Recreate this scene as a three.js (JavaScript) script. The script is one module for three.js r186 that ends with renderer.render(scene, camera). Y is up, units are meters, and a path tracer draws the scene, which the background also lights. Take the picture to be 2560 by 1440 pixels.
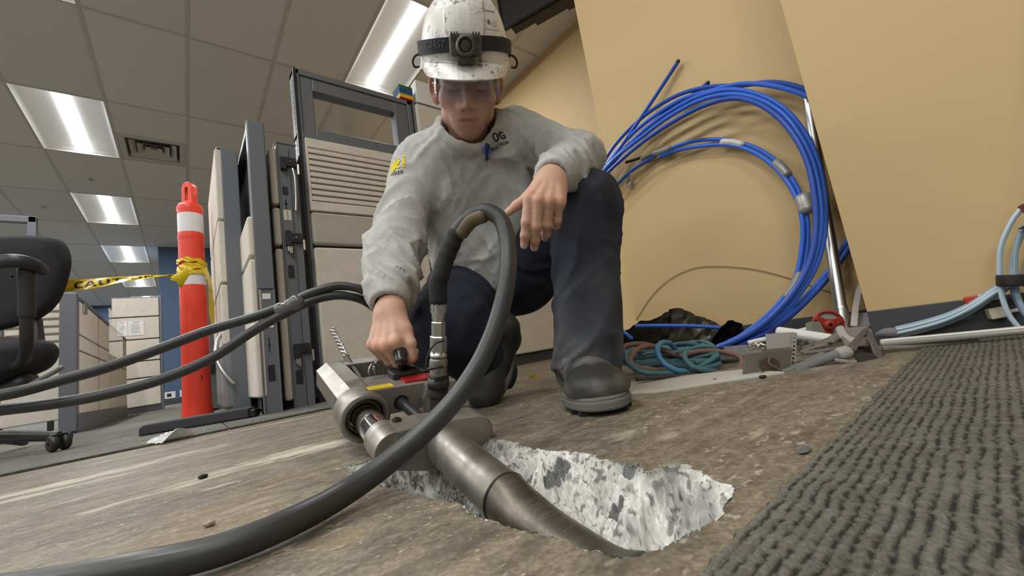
import * as THREE from 'three';
import { RectAreaLightUniformsLib } from 'three/addons/lights/RectAreaLightUniformsLib.js';
import { RoundedBoxGeometry } from 'three/addons/geometries/RoundedBoxGeometry.js';
import { mergeGeometries, mergeVertices, toCreasedNormals } from 'three/addons/utils/BufferGeometryUtils.js';

// ---------------------------------------------------------------- camera, light, exposure
const scene = new THREE.Scene();
scene.background = new THREE.Color(0x14161a);
const camera = new THREE.PerspectiveCamera(71.51, 16 / 9, 0.02, 60);
camera.position.set(0, 0.13, 0);
camera.rotation.set(THREE.MathUtils.degToRad(8.1), -0.695, THREE.MathUtils.degToRad(-8.7), 'YXZ');
scene.add(camera);
const renderer = new THREE.WebGLRenderer({ antialias: true });
renderer.toneMapping = THREE.LinearToneMapping;
renderer.toneMappingExposure = 1.18;
renderer.shadowMap.enabled = true;
RectAreaLightUniformsLib.init();
const TUBE_LIGHT = 92;                       // radiance of one ceiling lens
const TUBE_COLOR = new THREE.Color(1.0, 0.995, 0.98);
const CEILING = 2.99;                        // height of the suspended ceiling

// ---------------------------------------------------------------- helpers
let seed = 7;
const rnd = () => { seed = (seed * 1664525 + 1013904223) >>> 0; return seed / 4294967296; };
const rr = (a, b) => a + (b - a) * rnd();
const V = (x, y, z) => new THREE.Vector3(x, y, z);
const A3 = (a) => new THREE.Vector3(a[0], a[1], a[2]);
const clamp = (x, a = 0, b = 1) => Math.min(b, Math.max(a, x));
const mix = (a, b, t) => a + (b - a) * t;
const sstep = (a, b, x) => { const t = clamp((x - a) / (b - a)); return t * t * (3 - 2 * t); };
const PERM = new Uint16Array(4096); for (let i = 0; i < 4096; i++) PERM[i] = Math.floor(rnd() * 65536);
const hash2 = (x, y) => PERM[(PERM[x & 4095] + y * 57) & 4095] / 65535;
const hash3 = (x, y, z) => PERM[(PERM[(PERM[x & 4095] + y * 57) & 4095] + z * 131) & 4095] / 65535;
function noise2(x, y, px = 0, py = px) {     // value noise; tiles after px, py cells when given
  let xi = Math.floor(x), yi = Math.floor(y); const fx = x - xi, fy = y - yi;
  const u = fx * fx * (3 - 2 * fx), w = fy * fy * (3 - 2 * fy);
  let x1 = xi + 1, y1 = yi + 1;
  if (px) { xi = ((xi % px) + px) % px; x1 = ((x1 % px) + px) % px; yi = ((yi % py) + py) % py; y1 = ((y1 % py) + py) % py; }
  return mix(mix(hash2(xi, yi), hash2(x1, yi), u), mix(hash2(xi, y1), hash2(x1, y1), u), w);
}
function noise3(x, y, z) {
  const xi = Math.floor(x), yi = Math.floor(y), zi = Math.floor(z), fx = x - xi, fy = y - yi, fz = z - zi;
  const u = fx * fx * (3 - 2 * fx), v = fy * fy * (3 - 2 * fy), w = fz * fz * (3 - 2 * fz);
  const l = (k) => mix(mix(hash3(xi, yi, k), hash3(xi + 1, yi, k), u), mix(hash3(xi, yi + 1, k), hash3(xi + 1, yi + 1, k), u), v);
  return mix(l(zi), l(zi + 1), w);
}
function fbm2(x, y, oct = 4, p = 0, q = p) { let s = 0, a = 0.5, f = 1; for (let i = 0; i < oct; i++) { s += a * noise2(x * f + i * 17 * (p ? 0 : 1), y * f + i * 31 * (p ? 0 : 1), p * f, q * f); a *= 0.5; f *= 2; } return s / (1 - Math.pow(0.5, oct)); }
function dataTex(w, h, fn, { srgb = false, repeat = null, clampEdge = false } = {}) {   // fn(u, v) -> [r, g, b] 0..1
  const d = new Uint8Array(w * h * 4);
  for (let j = 0; j < h; j++) for (let i = 0; i < w; i++) {
    const c = fn((i + 0.5) / w, (j + 0.5) / h), k = (j * w + i) * 4;
    d[k] = clamp(c[0]) * 255; d[k + 1] = clamp(c[1]) * 255; d[k + 2] = clamp(c[2]) * 255; d[k + 3] = 255;
  }
  const t = new THREE.DataTexture(d, w, h);
  t.magFilter = THREE.LinearFilter; t.minFilter = THREE.LinearMipmapLinearFilter; t.generateMipmaps = true;
  t.wrapS = t.wrapT = clampEdge ? THREE.ClampToEdgeWrapping : THREE.RepeatWrapping;
  if (srgb) t.colorSpace = THREE.SRGBColorSpace;
  if (repeat) t.repeat.set(repeat[0], repeat[1]);
  t.needsUpdate = true; return t;
}
const g1 = (v) => [v, v, v];
function canvasTex(w, h, draw) {
  const c = document.createElement('canvas'); c.width = w; c.height = h; draw(c.getContext('2d'), w, h);
  const t = new THREE.CanvasTexture(c); t.colorSpace = THREE.SRGBColorSpace; return t;
}
const std = (color, roughness = 0.6, metalness = 0, extra = {}) => new THREE.MeshStandardMaterial({ color, roughness, metalness, ...extra });
const used = {};
const numbered = (n) => { used[n] = (used[n] ?? -1) + 1; return used[n] ? `${n}_${String(used[n]).padStart(3, '0')}` : n; };
function shade(o) { o.traverse((m) => { if (m.isMesh) { m.castShadow = true; m.receiveShadow = true; } }); return o; }
function thing(name, label, category, pos = [0, 0, 0], group) {
  const o = new THREE.Group(); o.name = numbered(name); o.position.set(...pos);
  o.userData = { label, category }; if (group) o.userData.group = group;
  scene.add(o); return o;
}
function part(name, geo, mat, parent, label) {
  const m = new THREE.Mesh(Array.isArray(geo) ? merge(geo) : geo, mat); m.name = name; m.castShadow = m.receiveShadow = true;
  if (label) m.userData.label = label;
  parent.add(m); return m;
}
function solo(name, geo, mat, label, category, group) {
  const m = new THREE.Mesh(Array.isArray(geo) ? merge(geo) : geo, mat); m.name = numbered(name); m.castShadow = m.receiveShadow = true;
  m.userData = { label, category }; if (group) m.userData.group = group;
  scene.add(m); return m;
}
function struct(name, geo, mat, parent = scene) {
  const m = new THREE.Mesh(Array.isArray(geo) ? merge(geo) : geo, mat); m.name = name; m.castShadow = m.receiveShadow = true;
  if (parent === scene) m.userData.kind = 'structure';
  parent.add(m); return m;
}
function merge(list) {
  return mergeGeometries(list.map((g) => {
    const n = g.index ? g.toNonIndexed() : g.clone();
    for (const k of Object.keys(n.attributes)) if (!['position', 'normal', 'uv'].includes(k)) n.deleteAttribute(k);
    if (!n.attributes.normal) n.computeVertexNormals();
    if (!n.attributes.uv) n.setAttribute('uv', new THREE.BufferAttribute(new Float32Array(n.attributes.position.count * 2), 2));
    return n;
  }));
}
function boxUV(g, s = 1) {                   // uv in metres, planar by dominant normal
  const n0 = g.index ? g.toNonIndexed() : g, p = n0.attributes.position, n = n0.attributes.normal, uv = new Float32Array(p.count * 2);
  for (let i = 0; i < p.count; i++) {
    const ax = Math.abs(n.getX(i)), ay = Math.abs(n.getY(i)), az = Math.abs(n.getZ(i));
    if (ay >= ax && ay >= az) { uv[i * 2] = p.getX(i) * s; uv[i * 2 + 1] = p.getZ(i) * s; }
    else if (ax >= az) { uv[i * 2] = p.getZ(i) * s; uv[i * 2 + 1] = p.getY(i) * s; }
    else { uv[i * 2] = p.getX(i) * s; uv[i * 2 + 1] = p.getY(i) * s; }
  }
  n0.setAttribute('uv', new THREE.BufferAttribute(uv, 2)); return n0;
}
// box from corner ranges, edges rounded by r
function bx(x0, x1, y0, y1, z0, z1, r = 0) {
  const w = x1 - x0, h = y1 - y0, d = z1 - z0;
  const g = r ? new RoundedBoxGeometry(w, h, d, 2, Math.min(r, w / 2.05, h / 2.05, d / 2.05)) : new THREE.BoxGeometry(w, h, d);
  g.translate((x0 + x1) / 2, (y0 + y1) / 2, (z0 + z1) / 2); return boxUV(g);
}
const cyl = (r0, r1, h, n = 24, open = false) => new THREE.CylinderGeometry(r0, r1, h, n, 1, open);
// a solid of revolution from [radius, height] pairs
const lathe = (pts, n = 32) => new THREE.LatheGeometry(pts.map((p) => new THREE.Vector2(Math.max(p[0], 0), p[1])), n);
function orient(g, from, to) {               // turns a +y solid standing at 0 so that it starts at from and points to to
  const d = A3(to).sub(A3(from)).normalize();
  g.applyQuaternion(new THREE.Quaternion().setFromUnitVectors(V(0, 1, 0), d)); g.translate(...from); return g;
}
// swept tube through points; r may be a number or a function of 0..1; ends closed by domes
function tube(pts, r, n = 80, m = 12, { closed = false, flat = 1, tension = 0.5, twist = 0 } = {}) {
  const curve = new THREE.CatmullRomCurve3(pts.map((p) => (p.isVector3 ? p : A3(p))), closed, 'centripetal', tension);
  const fr = curve.computeFrenetFrames(n, closed), pos = [], uv = [], idx = [];
  const rad = typeof r === 'function' ? r : () => r, len = curve.getLength();
  const rows = [];
  if (!closed) for (const s of [0, 0.55, 0.85]) rows.push([0, -Math.sqrt(1 - s * s) * 0.6, s]);
  for (let i = 0; i <= n; i++) rows.push([i / n, 0, 1]);
  if (!closed) for (const s of [0.85, 0.55, 0]) rows.push([1, Math.sqrt(1 - s * s) * 0.6, s]);
  for (const [t, off, s] of rows) {
    const i = Math.round(t * n), p = curve.getPointAt(t), R = rad(t);
    p.addScaledVector(fr.tangents[i], off * R);
    for (let k = 0; k <= m; k++) {
      const a = (k / m) * Math.PI * 2 + twist * t, c = Math.cos(a) * R * s, w = Math.sin(a) * R * s * flat;
      pos.push(p.x + fr.normals[i].x * c + fr.binormals[i].x * w, p.y + fr.normals[i].y * c + fr.binormals[i].y * w, p.z + fr.normals[i].z * c + fr.binormals[i].z * w);
      uv.push(t * len, k / m);
    }
  }
  for (let j = 0; j < rows.length - 1; j++) for (let k = 0; k < m; k++) { const a = j * (m + 1) + k, b = a + m + 1; idx.push(a, a + 1, b, b, a + 1, b + 1); }
  const g = new THREE.BufferGeometry();
  g.setAttribute('position', new THREE.Float32BufferAttribute(pos, 3)); g.setAttribute('uv', new THREE.Float32BufferAttribute(uv, 2)); g.setIndex(idx);
  g.computeVertexNormals(); return g;
}
function prism(outline, depth, bevel = 0) {  // xy outline extruded along +z
  const s = new THREE.Shape(outline.map((p) => new THREE.Vector2(p[0], p[1])));
  return new THREE.ExtrudeGeometry(s, { depth: depth - 2 * bevel, bevelEnabled: bevel > 0, bevelThickness: bevel, bevelSize: bevel, bevelOffset: -bevel, bevelSegments: 2, curveSegments: 10 }).translate(0, 0, bevel);
}
function sheet(rows) {                       // grid of points [[x,y,z]...] to a two-sided-looking surface
  const pos = [], uv = [], idx = [], R = rows.length, C = rows[0].length;
  rows.forEach((r, j) => r.forEach((p, i) => { pos.push(...p); uv.push(i / (C - 1), j / (R - 1)); }));
  for (let j = 0; j < R - 1; j++) for (let i = 0; i < C - 1; i++) { const a = j * C + i; idx.push(a, a + 1, a + C, a + C, a + 1, a + C + 1); }
  const g = new THREE.BufferGeometry(); g.setAttribute('position', new THREE.Float32BufferAttribute(pos, 3)); g.setAttribute('uv', new THREE.Float32BufferAttribute(uv, 2)); g.setIndex(idx); g.computeVertexNormals(); return g;
}
// gives a sheet a thickness th along its normals
function thick(g, th) {
  const p = g.attributes.position, n = g.attributes.normal, N = p.count, pos = new Float32Array(N * 6), uv = new Float32Array(N * 4), src = g.index.array, idx = [], edges = {};
  for (let i = 0; i < N; i++) for (let k = 0; k < 2; k++) { const s = (k ? -0.5 : 0.5) * th, o = (i + k * N) * 3; pos[o] = p.getX(i) + n.getX(i) * s; pos[o + 1] = p.getY(i) + n.getY(i) * s; pos[o + 2] = p.getZ(i) + n.getZ(i) * s; uv[(i + k * N) * 2] = g.attributes.uv.getX(i); uv[(i + k * N) * 2 + 1] = g.attributes.uv.getY(i); }
  for (let i = 0; i < src.length; i += 3) {
    const [a, b, c] = [src[i], src[i + 1], src[i + 2]]; idx.push(a, b, c, a + N, c + N, b + N);
    for (const [u, v] of [[a, b], [b, c], [c, a]]) { const key = u < v ? u + '_' + v : v + '_' + u; if (edges[key]) delete edges[key]; else edges[key] = [u, v]; }
  }
  for (const [u, v] of Object.values(edges)) idx.push(v, u, v + N, v + N, u, u + N);
  const o = new THREE.BufferGeometry(); o.setAttribute('position', new THREE.BufferAttribute(pos, 3)); o.setAttribute('uv', new THREE.BufferAttribute(uv, 2)); o.setIndex(idx); const c = toCreasedNormals(o, 0.9); return c;
}

// ---------------------------------------------------------------- materials of the room
const paintBump = dataTex(512, 512, (u, v) => g1(fbm2(u * 96, v * 96, 3, 96)));
const M = {
  wall: std(new THREE.Color().setRGB(0.58, 0.415, 0.195), 0.62, 0, { bumpMap: paintBump, bumpScale: 0.0002 }),
  blueWall: std(new THREE.Color().setRGB(0.07, 0.125, 0.225), 0.7),
  greyWall: std(new THREE.Color().setRGB(0.33, 0.33, 0.32), 0.8),
  vinyl: std(new THREE.Color().setRGB(0.055, 0.058, 0.062), 0.55),
  tbar: std(new THREE.Color().setRGB(0.50, 0.485, 0.44), 0.6),
  white: std(new THREE.Color().setRGB(0.78, 0.78, 0.76), 0.5),
  greyMetal: std(new THREE.Color().setRGB(0.14, 0.15, 0.17), 0.45, 0.1),
  darkMetal: std(new THREE.Color().setRGB(0.03, 0.032, 0.036), 0.45, 0.4),
  black: std(new THREE.Color().setRGB(0.012, 0.012, 0.013), 0.5),
  chrome: std(new THREE.Color().setRGB(0.72, 0.72, 0.72), 0.13, 1),
  zinc: std(new THREE.Color().setRGB(0.55, 0.55, 0.54), 0.33, 1),
  paper: std(new THREE.Color().setRGB(0.75, 0.74, 0.72), 0.8),
};
const acoustic = dataTex(512, 512, (u, v) => { const n = fbm2(u * 64, v * 64, 3, 64), p = noise2(u * 180, v * 180, 180); return g1(clamp(0.86 + 0.2 * (n - 0.5) - (p > 0.86 ? 0.22 : 0))); });
M.acoustic = std(new THREE.Color().setRGB(0.63, 0.625, 0.605), 0.95, 0, { bumpMap: acoustic, bumpScale: 0.0012 });
const weave = dataTex(512, 512, (u, v) => { const n = fbm2(u * 140, v * 40, 3, 140, 40), q = noise2(u * 200, v * 60, 200, 60); return g1(0.5 + 0.5 * (n - 0.5) + 0.3 * (q - 0.5)); });
const weaveCol = dataTex(512, 512, (u, v) => { const n = fbm2(u * 140, v * 44, 3, 140, 44), m = fbm2(u * 10, v * 10, 3, 10), k = 0.93 + 0.10 * (n - 0.5) + 0.05 * (m - 0.5); return [k, k * 0.995, k * 0.985]; }, { srgb: true, repeat: [3, 3] });
weave.repeat.set(3, 3);
M.fabric = std(new THREE.Color().setRGB(0.74, 0.69, 0.61), 0.95, 0, { map: weaveCol, bumpMap: weave, bumpScale: 0.00012 });
M.fabricGrey = std(new THREE.Color().setRGB(0.50, 0.465, 0.415), 0.95, 0, { map: weaveCol, bumpMap: weave, bumpScale: 0.00012 });
M.glass = new THREE.MeshPhysicalMaterial({ color: 0xffffff, transmission: 1, roughness: 0.02, thickness: 0, ior: 1.5 });

// ---------------------------------------------------------------- walls
const XW = { far: 2.88, mid: 1.45, near: 1.30 };
struct('wall_right', [bx(XW.far, XW.far + 0.15, 0, 3.2, -16, -0.85)], M.wall);
struct('wall_right_recess', [bx(XW.mid, XW.far + 0.15, 0, 3.2, -0.972, 3.2)], M.wall);
struct('wall_right_front', [bx(XW.near, XW.near + 0.045, 0, 3.2, -0.222, 3.2)], M.wall);
struct('wall_back', [bx(-8.2, 3.2, 0, 3.2, -16.15, -16)], M.blueWall);
struct('wall_left', [bx(-8.2, -8.05, 0, 3.2, -16, 3.2)], M.greyWall);
struct('wall_front', [bx(-8.2, 1.5, 0, 3.2, 3.05, 3.2)], M.greyWall);
struct('blue_column', [bx(-0.36, 2.8, 0, 2.985, -10.6, -9.8)], M.blueWall).userData.kind = 'structure';
struct('baseboard_right', [bx(XW.mid - 0.006, XW.mid, 0, 0.081, -0.972, 3.0, 0.002)], M.vinyl);
struct('baseboard_front', [bx(XW.near - 0.006, XW.near, 0, 0.081, -0.222, 3.0, 0.002)], M.vinyl);
struct('baseboard_far', [bx(XW.far - 0.006, XW.far, 0, 0.1, -16, -0.98, 0.002)], M.vinyl);
struct('baseboard_column', [bx(-0.37, 2.8, 0, 0.1, -9.8, -9.79)], M.vinyl);

// ---------------------------------------------------------------- ceiling: tiles laid in a grid of tees
const TX = -1.1426, TZ = -3.695, TW = 0.61, TL = 1.22;
const ceilingSlab = struct('ceiling', [bx(-8.2, 3.2, 3.12, 3.3, -16.15, 3.2)], M.greyWall);
const lightAt = new Set();
for (const i of [-12, -8, -4, 0, 4]) for (let j = -5; j <= 9; j += 2) { if (i === 4 && j !== -1 && j !== 5 && j !== 9) continue; lightAt.add(i + ',' + j); }
{
  const tileGeo = boxUV(new RoundedBoxGeometry(TW - 0.014, 0.016, TL - 0.014, 1, 0.003), 1.6);
  const bars = [];
  for (let i = -11; i <= 6; i++) bars.push(bx(TX + i * TW - 0.012, TX + i * TW + 0.012, CEILING - 0.006, CEILING + 0.02, -16, 3.05));
  for (let j = -5; j <= 10; j++) bars.push(bx(-8.05, XW.far, CEILING - 0.0055, CEILING + 0.02, TZ - j * TL - 0.012, TZ - j * TL + 0.012));
  part('ceiling_grid', bars, M.tbar, ceilingSlab);
  const tints = [0.97, 1, 1.03].map((k) => { const m = M.acoustic.clone(); m.color.multiplyScalar(k); return m; });
  for (let i = -12; i <= 6; i++) for (let j = -5; j <= 10; j++) {
    if (lightAt.has(i + ',' + j) || (i === 1 && j === 1)) continue;
    const x = TX + (i + 0.5) * TW, z = TZ - (j + 0.5) * TL;
    if (x < -8 || x > XW.far - 0.05 || z > 3 || z < -16) continue;
    const t = part('ceiling_tile', tileGeo, tints[Math.floor(rnd() * 3)], ceilingSlab); t.position.set(x, CEILING + 0.006, z);
  }
  // the tile beside the first light is cut in half for an air diffuser
  const zr = TZ - 2 * TL;
  part('ceiling_tile', [bx(TX + TW + 0.007, TX + 2 * TW - 0.007, CEILING - 0.002, CEILING + 0.014, zr + TW + 0.007, zr + TL - 0.007)], M.acoustic, ceilingSlab);
  part('ceiling_tee', [bx(TX + TW, TX + 2 * TW, CEILING - 0.0055, CEILING + 0.02, zr + TW - 0.012, zr + TW + 0.012)], M.tbar, ceilingSlab);
  const v = thing('air_diffuser', 'square four-way air diffuser of stepped louvres beside the first ceiling light', 'vent', [TX + 1.5 * TW, CEILING, zr + TW / 2]);
  part('backing', [bx(-0.25, 0.25, 0.05, 0.055, -0.25, 0.25)], M.black, v);
  const ring = (a, b, y0, y1) => { const g = []; for (let k = 0; k < 4; k++) { const s = new THREE.BufferGeometry(); const c = [[-a, y0, -a], [a, y0, -a], [b, y1, -b], [-b, y1, -b]]; const t = [[-a, y0 + 0.004, -a], [a, y0 + 0.004, -a], [b, y1 + 0.004, -b], [-b, y1 + 0.004, -b]];
    const P = [...c, ...t].flat(); s.setAttribute('position', new THREE.Float32BufferAttribute(P, 3)); s.setIndex([0, 1, 2, 0, 2, 3, 4, 6, 5, 4, 7, 6, 0, 4, 1, 1, 4, 5, 3, 2, 7, 2, 6, 7]); s.rotateY(k * Math.PI / 2); s.computeVertexNormals(); g.push(s.toNonIndexed()); } return g; };
  part('frame', [...ring(0.298, 0.235, 0, 0.0), ...ring(0.235, 0.225, 0, 0.05)], M.tbar, v);
  for (const [a, b] of [[0.205, 0.155], [0.14, 0.09], [0.075, 0.03]]) part('louvre', ring(a, b, 0.0, 0.04), M.tbar, v);
}
// ---------------------------------------------------------------- recessed ceiling lights
M.lens = std(0xffffff, 0.5, 0, { emissive: TUBE_COLOR, emissiveIntensity: 2.4 });
M.reflector = std(new THREE.Color().setRGB(0.86, 0.87, 0.86), 0.45);
{
  const w = TW / 2 - 0.006, l = TL / 2 - 0.006, side = (s) => { const rows = []; for (let k = 0; k <= 8; k++) { const t = k / 8, x = s * mix(w, 0.054, t), y = 0.075 * Math.sin(t * Math.PI / 2); rows.push([[x, y, -l], [x, y, l]]); } return thick(sheet(rows), 0.003); };
  const endG = (s) => prism([[-w, 0], [w, 0], [w * 0.7, 0.05], [0.054, 0.078], [-0.054, 0.078], [-w * 0.7, 0.05]], 0.006).translate(0, 0, s * l - 0.003);
  const lensG = (() => { const p = []; for (let k = 0; k <= 12; k++) { const a = Math.PI * k / 12; p.push([Math.cos(a) * 0.054, 0.064 - Math.sin(a) * 0.045]); } return prism(p, 2 * l - 0.03).translate(0, 0, -(l - 0.015)); })();
  const geos = { side: [side(1), side(-1)], end: [endG(1), endG(-1)], lens: lensG, can: bx(-w, w, 0.085, 0.1, -l, l) };
  const names = { '0,1': 'first and largest whole white ceiling light, over the caution tape', '0,3': 'second ceiling light of the row above the orange post, behind the vent', '0,5': 'third ceiling light of the row, left of the blue column top', '0,7': 'small far ceiling light seen just above the caution tape', '0,9': 'farthest ceiling light of the row, nearly hidden by the far cubicle wall', '-4,7': 'ceiling light far off behind the chair back, nearer one', '-4,9': 'ceiling light far off behind the chair back, farther one', '4,-1': 'long ceiling light glowing behind the white hard hat', '0,-1': 'ceiling light whose corner just shows at the upper left edge' };
  for (const key of lightAt) {
    const [i, j] = key.split(',').map(Number), x = TX + (i + 0.5) * TW, z = TZ - (j + 0.5) * TL;
    if (z > 2.5 || z < -15.6) continue;
    const t = thing('ceiling_light', names[key] || 'recessed white ceiling light outside the picture, its lens glowing', 'ceiling light', [x, CEILING, z], names[key] ? 'recessed ceiling lights in rows' : 'ceiling lights outside the picture');
    part('housing', geos.can, M.reflector, t);
    for (const g of geos.end) part("end_plate", g, M.reflector, t); for (const g of geos.side) part('reflector', g, M.reflector, t);
    part('lens', geos.lens, M.lens, t);
    const a = new THREE.RectAreaLight(TUBE_COLOR, TUBE_LIGHT, 0.10, 1.15); a.position.set(x, CEILING - 0.001 + 0.018, z); a.lookAt(x, 0, z); scene.add(a);
  }
}

// ---------------------------------------------------------------- floor: scraped concrete slab with a broken-out hole
const SMEARS = [   // pale mortar smears: x, z, half length, half width, strength
  [-0.20, -1.20, 0.24, 0.050, 0.9], [-0.02, -1.235, 0.10, 0.03, 0.7], [-0.30, -1.11, 0.2, 0.03, 0.85], [0.155, -0.845, 0.10, 0.055, 1.0], [0.05, -0.83, 0.08, 0.03, 0.7], [-0.05, -0.80, 0.09, 0.013, 0.8],
  [0.03, -0.73, 0.03, 0.008, 0.7], [-0.33, -0.74, 0.05, 0.02, 0.7], [0.06, -0.56, 0.06, 0.02, 0.35], [-0.15, -0.93, 0.04, 0.006, 0.6], [0.30, -1.52, 0.3, 0.02, 0.7], [-0.12, -1.46, 0.1, 0.018, 0.6], [0.75, -0.42, 0.05, 0.008, 0.5],
  [0.62, -0.27, 0.04, 0.01, 0.45], [0.43, -0.27, 0.02, 0.014, 0.5], [0.415, -0.33, 0.03, 0.016, 0.5], [0.46, -0.19, 0.03, 0.006, 0.6], [1.0, -0.25, 0.1, 0.012, 0.4], [0.95, -0.5, 0.25, 0.04, 0.3]];
const YELLOWS = [[0.09, -1.0, 0.16, 0.03], [0.12, -0.66, 0.06, 0.03], [0.0, -0.52, 0.1, 0.05], [0.09, -0.36, 0.02, 0.015], [0.03, -0.6, 0.06, 0.03], [0.5, -1.45, 0.3, 0.02], [0.35, -0.95, 0.15, 0.04], [0.8, -0.6, 0.2, 0.05]];
function slabTone(x, z) {
  const w1 = fbm2(x * 4 + 9, z * 9, 3) - 0.5, zz = z + w1 * 0.03, streak = fbm2(x * 5, zz * 60, 4) - 0.5, fine = fbm2(x * 90, zz * 160, 3) - 0.5, big = fbm2(x * 2.2 + 5, z * 3.1, 3) - 0.5, grit = noise2(x * 420, z * 420) - 0.5;
  const mid = fbm2(x * 26, zz * 44, 3) - 0.5, k = 1 + 0.24 * streak + 0.24 * big + 0.20 * mid + 0.38 * fine + 0.28 * grit;
  let c = [0.462 * k, 0.430 * k, 0.368 * k];
  let pale = 0;
  for (const s of SMEARS) { const a = (x - s[0]) / s[2], b = (zz - s[1]) / s[3], d = a * a + b * b; if (d < 4) pale = Math.max(pale, s[4] * sstep(1.6, 0.1, d + 3.2 * (fbm2(x * 30, zz * 130, 4) - 0.42))); }
  const fl = fbm2(x * 70 + 3, z * 150, 3); pale = Math.max(pale, 0.6 * sstep(0.68, 0.80, fl) * sstep(0.35, 0.6, noise2(x * 6 + 2, z * 8)));
  const fl2 = noise2(x * 150, z * 210); pale = Math.max(pale, 0.6 * sstep(0.88, 0.95, fl2) * sstep(0.45, 0.6, noise2(x * 7, z * 9)));
  let yel = 0; for (const s of YELLOWS) { const a = (x - s[0]) / s[2], b = (zz - s[1]) / s[3], d = a * a + b * b; if (d < 3) yel = Math.max(yel, 0.55 * sstep(1.8, 0.1, d + 1.6 * (fbm2(x * 30, zz * 80, 2) - 0.5))); }
  const dk = sstep(0.66, 0.74, fbm2(x * 13 + 40, z * 40, 3)) * 0.35;
  c = [mix(c[0], 0.56, yel * 0.6), mix(c[1], 0.47, yel * 0.6), mix(c[2], 0.33, yel * 0.6)];
  c = [mix(c[0], 0.30, dk), mix(c[1], 0.265, dk), mix(c[2], 0.225, dk)];
  return [mix(c[0], 0.74, pale), mix(c[1], 0.72, pale), mix(c[2], 0.64, pale)];
}
const slabMaterial = (x0, x1, z0, z1, n, bump) => std(0xffffff, 0.62, 0, { map: dataTex(n, n, (u, v) => slabTone(mix(x0, x1, u), mix(z0, z1, v)), { srgb: true, clampEdge: true }), bumpMap: dataTex(1024, 1024, (u, v) => { const x = mix(x0, x1, u), z = mix(z0, z1, v); return g1(0.5 + 0.5 * (fbm2(x * 60, z * 150, 4) - 0.5) + 0.35 * (fbm2(x * 12, z * 30, 2) - 0.5)); }, { clampEdge: true }), bumpScale: bump });
const NEAR = [-0.36, 0.66, -0.96, -0.126], FAR = [-1.45, 1.55, -2.1, -0.05];
const CARPET_LEFT = -1.64, CARPET_RIGHT = -0.126;
function gridXZ(x0, x1, z0, z1, nx, nz, fy, ux, keep) {   // flat or relief grid facing up, uv across ux = [x0, x1, z0, z1]
  const pos = new Float32Array((nx + 1) * (nz + 1) * 3), uv = new Float32Array((nx + 1) * (nz + 1) * 2), idx = [];
  for (let j = 0; j <= nz; j++) for (let i = 0; i <= nx; i++) { const k = j * (nx + 1) + i, x = mix(x0, x1, i / nx), z = mix(z0, z1, j / nz); pos[k * 3] = x; pos[k * 3 + 1] = fy ? fy(x, z) : 0; pos[k * 3 + 2] = z; uv[k * 2] = (x - ux[0]) / (ux[1] - ux[0]); uv[k * 2 + 1] = (z - ux[2]) / (ux[3] - ux[2]); }
  for (let j = 0; j < nz; j++) for (let i = 0; i < nx; i++) { if (keep && !keep(mix(x0, x1, (i + 0.5) / nx), mix(z0, z1, (j + 0.5) / nz))) continue; const a = j * (nx + 1) + i, b = a + nx + 1; idx.push(a, b, a + 1, a + 1, b, b + 1); }
  const g = new THREE.BufferGeometry(); g.setAttribute('position', new THREE.BufferAttribute(pos, 3)); g.setAttribute('uv', new THREE.BufferAttribute(uv, 2)); g.setIndex(idx); g.computeVertexNormals(); return g;
}
// outline of the broken hole: its two long edges as x over z
const HOLE_R = [[-0.61, 0.20], [-0.585, 0.27], [-0.55, 0.325], [-0.52, 0.340], [-0.447, 0.341], [-0.41, 0.330], [-0.364, 0.332], [-0.341, 0.341], [-0.296, 0.330], [-0.266, 0.331], [-0.236, 0.320], [-0.218, 0.345], [-0.193, 0.334], [-0.173, 0.323], [-0.157, 0.314], [-0.147, 0.268]];
const HOLE_L = [[-0.61, 0.165], [-0.528, 0.156], [-0.466, 0.164], [-0.389, 0.175], [-0.347, 0.182], [-0.297, 0.179], [-0.252, 0.180], [-0.221, 0.186], [-0.188, 0.186], [-0.170, 0.190], [-0.157, 0.213], [-0.147, 0.262]];
const along = (t, z) => { for (let i = 0; i < t.length - 1; i++) if (z <= t[i + 1][0]) return mix(t[i][1], t[i + 1][1], clamp((z - t[i][0]) / (t[i + 1][0] - t[i][0]))); return t[t.length - 1][1]; };
function holeDepth(x, z) {                   // > 0 inside
  const j = 0.016 * (fbm2(x * 70 + 3, z * 70, 3) - 0.5) + 0.012 * (fbm2(x * 26, z * 26 + 7, 2) - 0.5) + 0.006 * (Math.abs(noise2(x * 210, z * 210) - 0.5) - 0.2);
  const r = along(HOLE_R, z) - x + j, l = x - along(HOLE_L, z) + j * 0.7, e = Math.min(z + 0.612, -0.147 - z);
  return Math.min(r, l * 3.2, e * 2.5);
}
const ridged = (x, y, z, f) => { let s = 0, a = 0.5; for (let i = 0; i < 4; i++) { s += a * Math.abs(noise3(x * f + i * 7, y * f, z * f + i * 3) * 2 - 1); a *= 0.55; f *= 2.1; } return s; };
function stones(x, z, s) {                   // distance to the nearest stone of a scattered aggregate, and which
  const cx = Math.floor(x / s), cz = Math.floor(z / s); let best = 9, id = 0;
  for (let a = -1; a <= 1; a++) for (let b = -1; b <= 1; b++) { const px = (cx + a + 0.2 + 0.6 * hash2(cx + a, cz + b)) * s, pz = (cz + b + 0.2 + 0.6 * hash2(cx + a + 91, cz + b + 37)) * s, q = hash2(cx + a + 5, cz + b + 77); const d = Math.hypot(x - px, z - pz) / (s * (0.16 + 0.3 * q)); if (d < best) { best = d; id = q; } }
  return [best, id];
}
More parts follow.
